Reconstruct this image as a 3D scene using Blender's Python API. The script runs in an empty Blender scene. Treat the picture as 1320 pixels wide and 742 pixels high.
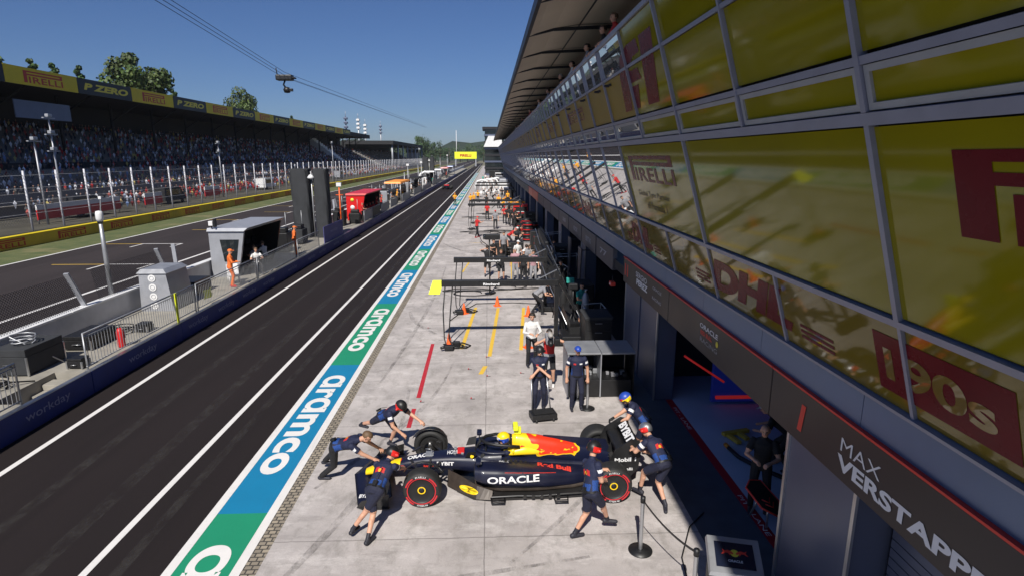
import bpy, bmesh, math, random
import numpy as np
from mathutils import Vector, Matrix
from mathutils.bvhtree import BVHTree
R=math.radians; rnd=random.Random(7)
scene=bpy.context.scene; COL=scene.collection
V=Vector
# ------------------------------------------------------------------ materials
def nodes(name):
    m=bpy.data.materials.new(name); m.use_nodes=True
    return m, m.node_tree.nodes, m.node_tree.links, m.node_tree.nodes['Principled BSDF']
def mat(name,c,rough=.6,metal=0.,var=.12,scale=3.,bump=0.,bscale=40.,ior=1.5,coat=0.,detail=5,emit=None,trans=0.,alpha=None):
    m,n,l,b=nodes(name)
    b.inputs['Roughness'].default_value=rough; b.inputs['Metallic'].default_value=metal; b.inputs['IOR'].default_value=ior
    b.inputs['Coat Weight'].default_value=coat; b.inputs['Coat Roughness'].default_value=.05
    if alpha is not None: b.inputs['Alpha'].default_value=alpha
    tc=n.new('ShaderNodeTexCoord')
    if var>0:
        nz=n.new('ShaderNodeTexNoise'); nz.inputs['Scale'].default_value=scale; nz.inputs['Detail'].default_value=detail
        l.new(tc.outputs['Object'],nz.inputs['Vector'])
        mx=n.new('ShaderNodeMix'); mx.data_type='RGBA'
        mx.inputs[6].default_value=(*[max(0,x*(1-var*1.6)) for x in c],1); mx.inputs[7].default_value=(*[min(1,x*(1+var*1.3)) for x in c],1)
        l.new(nz.outputs['Fac'],mx.inputs[0]); l.new(mx.outputs[2],b.inputs['Base Color'])
        if rough<.12: return m
        mr=n.new('ShaderNodeMapRange'); mr.inputs[3].default_value=max(.02,rough-.08); mr.inputs[4].default_value=min(1,rough+.12)
        l.new(nz.outputs['Fac'],mr.inputs[0]); l.new(mr.outputs[0],b.inputs['Roughness'])
    else: b.inputs['Base Color'].default_value=(*c,1)
    if bump>0:
        n2=n.new('ShaderNodeTexNoise'); n2.inputs['Scale'].default_value=bscale; n2.inputs['Detail'].default_value=4
        l.new(tc.outputs['Object'],n2.inputs['Vector'])
        bp=n.new('ShaderNodeBump'); bp.inputs['Strength'].default_value=bump; bp.inputs['Distance'].default_value=.02
        l.new(n2.outputs['Fac'],bp.inputs['Height']); l.new(bp.outputs[0],b.inputs['Normal'])
    if emit:
        b.inputs['Emission Color'].default_value=(*emit[0],1); b.inputs['Emission Strength'].default_value=emit[1]
    return m
def math_(n,l,op,a,b=None,c=None):
    x=n.new('ShaderNodeMath'); x.operation=op
    for i,v in enumerate((a,b,c)):
        if v is None: continue
        if isinstance(v,(int,float)): x.inputs[i].default_value=v
        else: l.new(v,x.inputs[i])
    return x.outputs[0]
def noise(n,l,tc,scale,detail=5,rough=.55,stretch=None):
    nz=n.new('ShaderNodeTexNoise'); nz.inputs['Scale'].default_value=scale; nz.inputs['Detail'].default_value=detail; nz.inputs['Roughness'].default_value=rough
    if stretch:
        mp=n.new('ShaderNodeMapping'); mp.inputs['Scale'].default_value=stretch; l.new(tc,mp.inputs[0]); l.new(mp.outputs[0],nz.inputs['Vector'])
    else: l.new(tc,nz.inputs['Vector'])
    return nz.outputs['Fac']
def mixc(n,l,f,a,b):
    x=n.new('ShaderNodeMix'); x.data_type='RGBA'
    if isinstance(f,(int,float)): x.inputs[0].default_value=f
    else: l.new(f,x.inputs[0])
    for i,v in ((6,a),(7,b)):
        if isinstance(v,tuple): x.inputs[i].default_value=(*v,1)
        else: l.new(v,x.inputs[i])
    return x.outputs[2]
def ramp(n,l,v,a,b,x=0.,y=1.):
    m=n.new('ShaderNodeMapRange'); m.inputs[1].default_value=a; m.inputs[2].default_value=b; m.inputs[3].default_value=x; m.inputs[4].default_value=y
    l.new(v,m.inputs[0]); return m.outputs[0]
def m_asphalt(name,base,rub):
    m,n,l,b=nodes(name); tc=n.new('ShaderNodeTexCoord').outputs['Object']
    f=ramp(n,l,noise(n,l,tc,.35,6,.6,(1,.12,1)),.35,.68)
    c=mixc(n,l,f,tuple(base),tuple(rub))
    sp=ramp(n,l,noise(n,l,tc,60,2),.35,.75); c2=mixc(n,l,math_(n,l,'MULTIPLY',sp,.35),c,tuple(x*2.2 for x in base))
    st=ramp(n,l,noise(n,l,tc,1.6,4,.6,(1,.02,1)),.5,.75); c2=mixc(n,l,math_(n,l,'MULTIPLY',st,.4),c2,tuple(x*.45 for x in base))
    pt=ramp(n,l,noise(n,l,tc,.9,5,.7),.58,.66); c3=mixc(n,l,math_(n,l,'MULTIPLY',pt,.1),c2,tuple(x*1.7 for x in base))
    l.new(c3,b.inputs['Base Color']); b.inputs['Roughness'].default_value=.85; b.inputs['Specular IOR Level'].default_value=.25
    bp=n.new('ShaderNodeBump'); bp.inputs['Strength'].default_value=.35; bp.inputs['Distance'].default_value=.01
    l.new(noise(n,l,tc,90,3),bp.inputs['Height']); l.new(bp.outputs[0],b.inputs['Normal']); return m
def m_concrete():
    m,n,l,b=nodes('pit_concrete'); tco=n.new('ShaderNodeTexCoord'); tc=tco.outputs['Object']
    f=ramp(n,l,noise(n,l,tc,.6,8,.65),.3,.72)
    c=mixc(n,l,f,(.345,.315,.305),(.57,.525,.51))
    g=ramp(n,l,noise(n,l,tc,2.6,7,.75,(1,.55,1)),.49,.64); c=mixc(n,l,math_(n,l,'MULTIPLY',g,.55),c,(.22,.205,.185))
    g=ramp(n,l,noise(n,l,tc,7,6,.75),.60,.74); c=mixc(n,l,math_(n,l,'MULTIPLY',g,.45),c,(.13,.12,.11))
    g=ramp(n,l,noise(n,l,tc,1.5,7,.75,(.6,.9,1)),.52,.64); c=mixc(n,l,math_(n,l,'MULTIPLY',g,.55),c,(.66,.62,.60))
    g=ramp(n,l,noise(n,l,tc,.22,5,.6),.50,.66); c=mixc(n,l,math_(n,l,'MULTIPLY',g,.35),c,(.27,.24,.22))
    g=ramp(n,l,noise(n,l,tc,2.0,8,.8,(.35,1.6,1)),.53,.66); c=mixc(n,l,math_(n,l,'MULTIPLY',g,.5),c,(.23,.21,.2))
    g=ramp(n,l,noise(n,l,tc,45,3),.3,.8); c=mixc(n,l,math_(n,l,'MULTIPLY',g,.25),c,(.2,.19,.17))
    sx=n.new('ShaderNodeSeparateXYZ'); l.new(tc,sx.inputs[0])
    wob=math_(n,l,'MULTIPLY',math_(n,l,'SUBTRACT',noise(n,l,tc,3,3),.5),.03)
    def joint(o,off,per,w):
        a=math_(n,l,'ADD',math_(n,l,'ADD',o,off),wob); a=math_(n,l,'DIVIDE',a,per); a=math_(n,l,'FRACT',a)
        a=math_(n,l,'ABSOLUTE',math_(n,l,'SUBTRACT',a,.5)); return math_(n,l,'GREATER_THAN',a,.5-w/per)
    j=math_(n,l,'MAXIMUM',joint(sx.outputs[0],79.93,4.2,.010),joint(sx.outputs[1],-8.87+435,4.35,.011))
    c=mixc(n,l,math_(n,l,'MULTIPLY',j,.5),c,(.06,.055,.05))
    l.new(c,b.inputs['Base Color']); l.new(ramp(n,l,f,0,1,.6,.85),b.inputs['Roughness'])
    bp=n.new('ShaderNodeBump'); bp.inputs['Strength'].default_value=.3; bp.inputs['Distance'].default_value=.01
    l.new(noise(n,l,tc,30,5,.7),bp.inputs['Height']); l.new(bp.outputs[0],b.inputs['Normal']); return m
def m_paint(name,c,wear=.35,under=(.06,.055,.055)):
    m,n,l,b=nodes(name); tc=n.new('ShaderNodeTexCoord').outputs['Object']
    c1=mixc(n,l,noise(n,l,tc,1.5,6,.7),tuple(x*.85 for x in c),tuple(min(1,x*1.1) for x in c))
    w=math_(n,l,'MAXIMUM',ramp(n,l,noise(n,l,tc,9,8,.8),.56,.72),math_(n,l,'MULTIPLY',ramp(n,l,noise(n,l,tc,3,6,.75,(1,.12,1)),.55,.75),.8)); c2=mixc(n,l,math_(n,l,'MULTIPLY',w,wear),c1,under)
    l.new(c2,b.inputs['Base Color']); b.inputs['Roughness'].default_value=.6
    return m
def m_grass():
    m,n,l,b=nodes('verge_grass'); tc=n.new('ShaderNodeTexCoord').outputs['Object']
    c=mixc(n,l,ramp(n,l,noise(n,l,tc,.8,7,.7),.3,.7),(.055,.085,.025),(.13,.135,.05))
    c=mixc(n,l,ramp(n,l,noise(n,l,tc,.25,4),.55,.75),c,(.25,.2,.1)); l.new(c,b.inputs['Base Color']); b.inputs['Roughness'].default_value=.9
    bp=n.new('ShaderNodeBump'); bp.inputs['Strength'].default_value=.8; bp.inputs['Distance'].default_value=.05
    l.new(noise(n,l,tc,12,4),bp.inputs['Height']); l.new(bp.outputs[0],b.inputs['Normal']); return m
def m_brick():
    m,n,l,b=nodes('drain_brick'); tc=n.new('ShaderNodeTexCoord').outputs['Object']
    br=n.new('ShaderNodeTexBrick'); br.inputs['Scale'].default_value=1; br.inputs['Brick Width'].default_value=.13; br.inputs['Row Height'].default_value=.10
    br.inputs['Mortar Size'].default_value=.013; br.inputs['Color1'].default_value=(.34,.29,.22,1); br.inputs['Color2'].default_value=(.22,.19,.15,1); br.inputs['Mortar'].default_value=(.05,.045,.04,1)
    l.new(tc,br.inputs['Vector']); l.new(br.outputs[0],b.inputs['Base Color']); b.inputs['Roughness'].default_value=.8; return m
def m_vcol(name,rough=.8):
    m,n,l,b=nodes(name); a=n.new('ShaderNodeVertexColor'); a.layer_name='Col'; l.new(a.outputs[0],b.inputs['Base Color']); b.inputs['Roughness'].default_value=rough; return m
def m_leaf(name,c):
    m,n,l,b=nodes(name); a=n.new('ShaderNodeVertexColor'); a.layer_name='Col'
    x=n.new('ShaderNodeMix'); x.data_type='RGBA'; x.blend_type='MULTIPLY'; x.inputs[0].default_value=1; x.inputs[6].default_value=(*c,1)
    l.new(a.outputs[0],x.inputs[7]); l.new(x.outputs[2],b.inputs['Base Color']); b.inputs['Roughness'].default_value=.65
    return m
def m_hatch(name,base,line,sc=30):   # knit pattern on the crew shirts
    m,n,l,b=nodes(name); tc=n.new('ShaderNodeTexCoord').outputs['Object']
    w=n.new('ShaderNodeTexWave'); w.inputs['Scale'].default_value=sc; w.bands_direction='DIAGONAL'; w.inputs['Distortion'].default_value=2; l.new(tc,w.inputs['Vector'])
    l.new(mixc(n,l,ramp(n,l,w.outputs['Fac'],.4,.6),base,line),b.inputs['Base Color']); b.inputs['Roughness'].default_value=.8; return m
def m_cover():   # engine cover: yellow air box, red charging shape with yellow edges, navy tail
    m,n,l,b=nodes('engine_cover_livery'); tc=n.new('ShaderNodeTexCoord').outputs['Object']
    sx=n.new('ShaderNodeSeparateXYZ'); l.new(tc,sx.inputs[0])
    nz=math_(n,l,'MULTIPLY',math_(n,l,'SUBTRACT',noise(n,l,tc,3.6,1,.4,(1,1,1.8)),.5),1.3)
    x=math_(n,l,'ADD',sx.outputs[0],nz)
    zz=math_(n,l,'ADD',math_(n,l,'ADD',sx.outputs[2],math_(n,l,'MULTIPLY',sx.outputs[0],.10)),math_(n,l,'MULTIPLY',nz,.16))
    red=math_(n,l,'GREATER_THAN',x,2.12)
    c=mixc(n,l,red,(.85,.55,.01),(.75,.035,.01))
    fl=math_(n,l,'MULTIPLY',math_(n,l,'GREATER_THAN',ramp(n,l,noise(n,l,tc,14,2,.5,(.6,1,1.4)),0,1),.62),math_(n,l,'LESS_THAN',zz,.98))
    c=mixc(n,l,fl,c,(.85,.5,.01))
    tail=math_(n,l,'GREATER_THAN',math_(n,l,'ADD',sx.outputs[0],math_(n,l,'MULTIPLY',nz,.5)),2.98)
    low=math_(n,l,'LESS_THAN',zz,.845)
    nv=math_(n,l,'MAXIMUM',tail,low)
    # yellow rim where the red meets the navy
    rim=math_(n,l,'MULTIPLY',math_(n,l,'GREATER_THAN',math_(n,l,'ADD',sx.outputs[0],math_(n,l,'MULTIPLY',nz,.5)),2.90),1)
    rim2=math_(n,l,'LESS_THAN',zz,.875)
    c=mixc(n,l,math_(n,l,'MAXIMUM',rim,rim2),c,(.85,.5,.01))
    c=mixc(n,l,nv,c,(.006,.009,.03))
    l.new(c,b.inputs['Base Color']); b.inputs['Roughness'].default_value=.35; b.inputs['Coat Weight'].default_value=.3; return m
def m_net(name,c,cell,wire):   # chain link: the openings are real holes in the sheet's alpha
    m,n,l,b=nodes(name); tc=n.new('ShaderNodeTexCoord').outputs['Object']; sx=n.new('ShaderNodeSeparateXYZ'); l.new(tc,sx.inputs[0])
    def lines(o):
        a=math_(n,l,'FRACT',math_(n,l,'DIVIDE',o,cell)); return math_(n,l,'LESS_THAN',a,wire/cell)
    a=math_(n,l,'MAXIMUM',lines(math_(n,l,'ADD',sx.outputs[1],sx.outputs[2])),lines(math_(n,l,'SUBTRACT',sx.outputs[1],sx.outputs[2])))
    l.new(a,b.inputs['Alpha']); b.inputs['Base Color'].default_value=(*c,1); b.inputs['Metallic'].default_value=.3; b.inputs['Roughness'].default_value=.5; return m
M={}
M['lane']=m_asphalt('pit_lane_asphalt',(.0150,.0108,.0108),(.0105,.0078,.008)); M['track']=m_asphalt('track_asphalt',(.036,.029,.029),(.022,.018,.018))
M['concrete']=m_concrete(); M['grass']=m_grass(); M['brick']=m_brick()
M['white_line']=m_paint('white_line_paint',(.72,.70,.68),.35); M['yellow_line']=m_paint('yellow_line_paint',(.75,.48,.05),.95,(.35,.33,.3)); M['red_line']=m_paint('red_line_paint',(.45,.02,.03),.4,(.35,.33,.3))
M['green_paint']=m_paint('green_paint',(.012,.25,.13),.22,(.05,.2,.12)); M['blue_paint']=m_paint('blue_paint',(.006,.19,.37),.22,(.03,.15,.3)); M['letter_paint']=m_paint('letter_paint',(.74,.72,.70),.25,(.3,.4,.4))
M['ground']=mat('dry_ground',(.16,.15,.10),.9,var=.4,scale=.3)
M['plat']=mat('platform_concrete',(.30,.28,.24),.85,var=.3,scale=2,bump=.3)
M['navy']=mat('navy_banner',(.02,.04,.22),.55,var=.2); M['navy2']=mat('violet_banner',(.09,.09,.30),.5,var=.15)
M['white']=mat('white_paint',(.72,.72,.72),.45,var=.1,scale=1.5); M['offwhite']=mat('painted_wall',(.5,.5,.52),.7,var=.25,scale=1.2)
M['lgrey']=mat('light_grey_metal',(.36,.37,.40),.4,.3,var=.12); M['alu']=mat('aluminium',(.55,.56,.58),.35,.9,var=.1); M['galv']=mat('galvanised_steel',(.42,.43,.45),.45,.6,var=.2)
M['mullion']=mat('mullion_grey',(.27,.28,.36),.42,.3,var=.12); M['sill']=mat('blue_grey_cladding',(.15,.20,.32),.4,.4,var=.12,scale=1.2)
M['pillar']=mat('pillar_panel',(.12,.14,.21),.38,.45,var=.15,scale=.8)
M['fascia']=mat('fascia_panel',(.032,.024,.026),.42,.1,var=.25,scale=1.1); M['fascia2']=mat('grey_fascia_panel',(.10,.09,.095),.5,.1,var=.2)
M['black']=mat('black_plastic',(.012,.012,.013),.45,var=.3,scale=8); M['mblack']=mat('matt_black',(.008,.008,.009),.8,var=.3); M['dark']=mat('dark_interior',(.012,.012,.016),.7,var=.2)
M['cloth']=mat('black_cloth',(.03,.032,.036),.8,var=.3,scale=2.5,bump=.8,bscale=3); M['rubber']=mat('tyre_rubber',(.018,.018,.018),.62,var=.25,scale=12,bump=.15)
M['carbon']=mat('carbon_fibre',(.022,.021,.021),.32,.1,var=.35,scale=6,coat=.3); M['carnavy']=mat('car_navy_paint',(.006,.008,.026),.42,.0,var=.25,scale=4,coat=.12)
M['carred']=mat('car_red_paint',(.62,.02,.015),.35,var=.1); M['caryel']=mat('car_yellow_paint',(.85,.58,.01),.35,var=.08); M['bronze']=mat('brown_floor',(.055,.042,.034),.45,.2,var=.4,scale=8)
M['softred']=mat('soft_tyre_red',(.55,.02,.03),.5,var=.1)
M['red']=mat('red_vinyl',(.55,.012,.014),.45,var=.15); M['scud']=mat('red_stand_paint',(.6,.012,.012),.35,var=.12); M['papaya']=mat('orange_paint',(.85,.3,.02),.5,var=.12)
M['yellow']=mat('yellow_banner',(.72,.55,.01),.55,var=.12,scale=.4); M['lemon']=mat('fluorescent_yellow',(.8,.85,.03),.5,var=.05); M['piryellow']=mat('wall_yellow',(.62,.40,.03),.6,var=.25,scale=.5)
M['pirred']=mat('logo_red',(.50,.03,.012),.5,var=.1); M['bannerblack']=mat('black_banner',(.012,.014,.018),.5,var=.2,scale=.4)
M['film']=mat('yellow_window_film',(.225,.195,.003),.07,0,var=.15,scale=.6,ior=1.33,detail=3); M['film2']=mat('amber_window_film',(.16,.115,.012),.05,0,var=.2,scale=.8,ior=1.42,detail=3)
M['banner_far']=mat('amber_parapet_banner',(.26,.17,.01),.45,0,var=.3,scale=.5); M['filmred']=mat('maroon_window_lettering',(.115,.004,.010),.25,0,var=.15,ior=1.2); M['filmink']=mat('dark_window_lettering',(.04,.028,.008),.3,0,var=.1,ior=1.15); M['filmyel']=mat('pale_window_lettering',(.20,.13,.03),.03,0,var=.1,ior=1.6)
M['mirror']=mat('reflective_glass',(.74,.76,.78),.015,.92,var=.04,ior=1.6); M['glassdark']=mat('dark_glass',(.015,.02,.022),.05,0,var=.1,ior=1.7)
M['canopy']=mat('canopy_fabric',(.62,.53,.44),.8,var=.12,scale=.4); M['canopyedge']=mat('canopy_edge',(.03,.035,.05),.5,.3)
def m_skid():
    m,n,l,b=nodes('skid_rubber'); tc=n.new('ShaderNodeTexCoord').outputs['Object']; b.inputs['Base Color'].default_value=(.07,.065,.06,1); b.inputs['Roughness'].default_value=.8
    l.new(math_(n,l,'MULTIPLY',ramp(n,l,noise(n,l,tc,3.5,8,.8,(1,.5,1)),.42,.72),.5),b.inputs['Alpha']); return m
M['skid']=m_skid()
M['gfloor']=mat('garage_floor',(.50,.56,.68),.45,var=.1,scale=1.0); M['gred']=mat('garage_red_strip',(.42,.008,.018),.5,var=.15); M['threshold']=mat('threshold_steel',(.09,.11,.14),.5,.2,var=.25)
M['lit_blue']=mat('garage_blue_panel',(.01,.015,.09),.5,emit=((.02,.05,.6),.05)); M['lit_red']=mat('garage_red_tube',(.5,.02,.02),.5,emit=((1,.04,.03),.12))
M['logo_white']=mat('white_lettering',(.75,.75,.76),.5,var=.06); M['logo_grey']=mat('grey_lettering',(.42,.42,.45),.5,var=.06); M['logo_dim']=mat('faded_white_lettering',(.28,.31,.5),.6,var=.15)
M['logo_red']=mat('red_lettering',(.70,.05,.03),.5,var=.06); M['logo_yel']=mat('yellow_lettering',(.75,.62,.05),.5,var=.06)
M['cone']=mat('cone_orange',(.85,.13,.02),.5,var=.1); M['screen']=mat('screen_face',(.01,.014,.03),.2,var=.1)
M['net']=m_net('chain_link',(.35,.36,.38),.30,.03); M['dnet']=m_net('debris_mesh',(.05,.05,.055),.10,.022); M['fpost']=mat('fence_post_paint',(.62,.62,.66),.5,var=.1); M['stand']=mat('grandstand_concrete',(.2,.19,.18),.9,var=.2); M['roofdark']=mat('grandstand_roof',(.02,.02,.022),.8,var=.2)
M['crowd']=m_vcol('crowd_clothes',.85); M['hill']=mat('wooded_hill',(.02,.035,.022),.95,var=.4,scale=.03)
M['bark']=mat('bark',(.09,.07,.05),.9,var=.3); M['leafA']=m_leaf('leaf_dark',(.035,.07,.018)); M['leafB']=m_leaf('leaf_olive',(.055,.085,.02)); M['leafC']=m_leaf('leaf_distant',(.045,.085,.03))
# people
M['skin']=mat('skin',(.55,.30,.20),.55,var=.06,scale=10); M['skin2']=mat('skin_tanned',(.42,.22,.14),.55,var=.06,scale=10); M['hair']=mat('dark_hair',(.03,.02,.014),.6,var=.3,scale=20); M['hairb']=mat('brown_hair',(.12,.07,.035),.6,var=.3,scale=20); M['hairg']=mat('grey_hair',(.35,.33,.31),.6,var=.2,scale=20)
M['eye']=mat('eye_dark',(.01,.01,.01),.2,var=0)
M['tnavy']=mat('navy_shirt',(.010,.014,.045),.75,var=.25,scale=9,bump=1.0,bscale=7); M['tshort']=mat('navy_trousers',(.012,.014,.035),.8,var=.25,scale=9,bump=1.0,bscale=7)
M['tblack']=mat('black_clothes',(.012,.012,.014),.8,var=.25,scale=9,bump=1.0,bscale=7); M['tblue']=m_hatch('blue_knit_panel',(.015,.085,.36),(.006,.012,.06),30)
M['tred']=mat('red_shirt',(.5,.02,.02),.75,var=.2,scale=9,bump=1.0,bscale=7); M['twhite']=mat('white_shirt',(.68,.67,.66),.75,var=.15,scale=9,bump=1.0,bscale=7)
M['torange']=mat('orange_overalls',(.8,.17,.03),.75,var=.2,scale=9,bump=1.0,bscale=7); M['tamber']=mat('amber_shirt',(.8,.36,.02),.75,var=.2,scale=9,bump=.5); M['tpink']=mat('pink_shirt',(.42,.24,.27),.75,var=.2,scale=9,bump=.5)
M['tgrey']=mat('grey_shirt',(.25,.25,.27),.8,var=.2,scale=9,bump=.5); M['tteal']=mat('teal_shirt',(.03,.35,.3),.75,var=.2,scale=9,bump=.5); M['shoe']=mat('dark_shoe',(.02,.02,.03),.6,var=.3); M['glove']=mat('black_glove',(.01,.01,.01),.7,var=.2)
# ------------------------------------------------------------------ object helpers
def link(o,parent=None):
    COL.objects.link(o)
    if parent is not None: o.parent=parent
    return o
def tag(o,label=None,cat=None,group=None,kind=None):
    if label: o['label']=label
    if cat: o['category']=cat
    if group: o['group']=group
    if kind: o['kind']=kind
    return o
def thing(name,label,cat,loc=(0,0,0),rz=0,group=None):
    o=bpy.data.objects.new(name,None); o.empty_display_size=.3; COL.objects.link(o); o.location=loc; o.rotation_euler=(0,0,rz)
    return tag(o,label,cat,group)
def relabel(o,label): o['label']=label; return o
def dup(root,loc=None,rz=None,label=None,group=None):
    c=root.copy(); COL.objects.link(c)
    if loc is not None: c.location=loc
    if rz is not None: c.rotation_euler=(0,0,rz)
    if label: c['label']=label
    if group: c['group']=group
    for ch in list(root.children):
        d=ch.copy(); COL.objects.link(d); d.parent=c
        for g in list(ch.children):
            e=g.copy(); COL.objects.link(e); e.parent=d
    return c
class MB:
    def __init__(s): s.v=[]; s.f=[]; s.m=[]; s.mats=[]; s.sm=[]
    def mi(s,m):
        if m not in s.mats: s.mats.append(m)
        return s.mats.index(m)
    def add(s,vs,fs,m,smooth=False):
        o=len(s.v); k=s.mi(m); s.v+= [tuple(p) for p in vs]
        for f in fs: s.f.append(tuple(i+o for i in f)); s.m.append(k); s.sm.append(smooth)
    def box(s,x0,x1,y0,y1,z0,z1,m):
        s.hexa([(x0,y0,z0),(x1,y0,z0),(x1,y1,z0),(x0,y1,z0),(x0,y0,z1),(x1,y0,z1),(x1,y1,z1),(x0,y1,z1)],m)
    def hexa(s,p,m): s.add(p,[(0,3,2,1),(4,5,6,7),(0,1,5,4),(1,2,6,5),(2,3,7,6),(3,0,4,7)],m)
    def bbox(s,x0,x1,y0,y1,z0,z1,m,b=.02):   # bevelled box
        bm=bmesh.new(); bmesh.ops.create_cube(bm,size=1)
        for v in bm.verts: v.co=V(((x0+x1)/2+v.co.x*(x1-x0),(y0+y1)/2+v.co.y*(y1-y0),(z0+z1)/2+v.co.z*(z1-z0)))
        bmesh.ops.bevel(bm,geom=bm.edges[:],offset=b,segments=2,profile=.6,affect='EDGES'); s.bm(bm,m)
    def bm(s,bm,m,smooth=False):
        bm.verts.ensure_lookup_table(); s.add([v.co for v in bm.verts],[[v.index for v in f.verts] for f in bm.faces],m,smooth); bm.free()
    def bar(s,a,b,w,h,m,up=(0,0,1)):
        a=V(a);b=V(b);d=(b-a).normalized();u=V(up)
        if abs(d.dot(u))>.98: u=V((1,0,0))
        x=d.cross(u).normalized();y=x.cross(d)
        x*=w/2;y*=h/2
        s.hexa([a-x-y,a+x-y,b+x-y,b-x-y,a-x+y,a+x+y,b+x+y,b-x+y],m)
    def tube(s,pts,r,m,n=8,cap=True,smooth=True):
        pts=[V(p) for p in pts]; rs=r if isinstance(r,(list,tuple)) else [r]*len(pts); vs=[];fs=[]; prev=None
        for i,p in enumerate(pts):
            d=(pts[min(i+1,len(pts)-1)]-pts[max(i-1,0)]).normalized()
            if prev is None: x=d.orthogonal().normalized()
            else:
                x=(prev-d*prev.dot(d)); x=x.normalized() if x.length>1e-6 else d.orthogonal().normalized()
            prev=x; y=d.cross(x)
            for k in range(n):
                a=2*math.pi*k/n; vs.append(p+(x*math.cos(a)+y*math.sin(a))*rs[i])
        for i in range(len(pts)-1):
            for k in range(n): fs.append((i*n+k,i*n+(k+1)%n,(i+1)*n+(k+1)%n,(i+1)*n+k))
        if cap: fs.append(tuple(range(n-1,-1,-1))); fs.append(tuple((len(pts)-1)*n+k for k in range(n)))
        s.add(vs,fs,m,smooth)
    def lathe(s,prof,c,m,n=24,axis='z',smooth=True):
        vs=[];fs=[]
        for r,h in prof:
            for k in range(n):
                a=2*math.pi*k/n; p=(r*math.cos(a),r*math.sin(a),h)
                if axis=='y': p=(p[0],p[2],p[1])
                if axis=='x': p=(p[2],p[0],p[1])
                vs.append((p[0]+c[0],p[1]+c[1],p[2]+c[2]))
        for i in range(len(prof)-1):
            for k in range(n): 
                q=(i*n+k,i*n+(k+1)%n,(i+1)*n+(k+1)%n,(i+1)*n+k); fs.append(q if axis!='y' else q[::-1])
        s.add(vs,fs,m,smooth)
    def loft(s,rings,m,cap=True,smooth=True,closed=True):
        n=len(rings[0]); vs=[p for r in rings for p in r]; fs=[]
        for i in range(len(rings)-1):
            for k in range(n if closed else n-1): fs.append((i*n+k,i*n+(k+1)%n,(i+1)*n+(k+1)%n,(i+1)*n+k))
        s.add(vs,fs,m,smooth)
        if cap:
            s.add(rings[0],[tuple(range(n-1,-1,-1))],m); s.add(rings[-1],[tuple(range(n))],m)
    def prism(s,poly,z0,z1,m,f=lambda x,y,z:(x,y,z)):
        n=len(poly); vs=[f(x,y,z0) for x,y in poly]+[f(x,y,z1) for x,y in poly]
        s.add(vs,[tuple(range(n-1,-1,-1)),tuple(range(n,2*n))]+[(k,(k+1)%n,n+(k+1)%n,n+k) for k in range(n)],m)
    def quad(s,a,b,c,d,m): s.add([a,b,c,d],[(0,1,2,3)],m)
    def build(s,name,parent=None,fixn=False,sub=0):
        me=bpy.data.meshes.new(name); me.from_pydata(s.v,[],s.f)
        for m in s.mats: me.materials.append(m)
        me.polygons.foreach_set('material_index',s.m); me.polygons.foreach_set('use_smooth',s.sm); me.update()
        if fixn:
            bm=bmesh.new(); bm.from_mesh(me); bmesh.ops.recalc_face_normals(bm,faces=bm.faces[:]); bm.to_mesh(me); bm.free()
        o=bpy.data.objects.new(name,me)
        return link(o,parent)
def one(name,label,cat,mb,group=None,kind=None,fixn=False):
    o=mb.build(name,None,fixn); 
    if kind=='structure': return tag(o,kind='structure')
    return tag(o,label,cat,group,kind)
# ------------------------------------------------------------------ lettering
_tg={}
def text_geo(s,bold=0.,shear=0.,spacing=1.):
    key=(s,bold,shear,spacing)
    if key in _tg: return _tg[key]
    cu=bpy.data.curves.new('t','FONT'); cu.body=s; cu.size=1; cu.offset=bold; cu.shear=shear; cu.space_character=spacing; cu.resolution_u=5
    cu.fill_mode='FRONT'
    ob=bpy.data.objects.new('t',cu); COL.objects.link(ob)
    dg=bpy.context.evaluated_depsgraph_get(); me=bpy.data.meshes.new_from_object(ob.evaluated_get(dg))
    v=np.array([tuple(x.co[:2]) for x in me.vertices]) if len(me.vertices) else np.zeros((0,2)); f=[tuple(p.vertices) for p in me.polygons]
    bpy.data.objects.remove(ob); bpy.data.curves.remove(cu); bpy.data.meshes.remove(me)
    mn=v.min(0); mx=v.max(0); v=(v-mn)/(mx-mn); asp=(mx[0]-mn[0])/(mx[1]-mn[1])
    _tg[key]=(v,f,asp); return _tg[key]
def put_text(mb,s,o,u,v,h,m,w=None,bold=.02,shear=0.,spacing=1.,proud=0.,align='L'):
    """flat lettering: lower-left corner o, reading direction u, up v, letter-box height h (and width w)"""
    g,f,asp=text_geo(s,bold,shear,spacing); w=w or asp*h
    o=V(o);u=V(u).normalized();v=V(v).normalized(); n=u.cross(v)
    if align=='C': o=o-u*w/2
    mb.add([o+u*(p[0]*w)+v*(p[1]*h)+n*proud for p in g],f,m)
def pirelli(mb,o,u,v,w,h,m):
    """long-P tyre maker's mark"""
    o=V(o);u=V(u).normalized();v=V(v).normalized()
    def r(a,b,c,d): mb.add([o+u*a*w+v*b*h,o+u*c*w+v*b*h,o+u*c*w+v*d*h,o+u*a*w+v*d*h],[(0,1,2,3)],m)
    r(0,0,.085,1); r(.085,.87,1,1); r(.93,.62,1,.87); r(.085,.62,.93,.76)
    put_text(mb,'IRELLI',o+u*.12*w,u,v,h*.54,m,w=w*.88,bold=.025,spacing=1.08)
def textobj(name,items,parent,m):
    mb=MB()
    for it in items: put_text(mb,*it[0],m,**it[1])
    return mb.build(name,parent)
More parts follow.
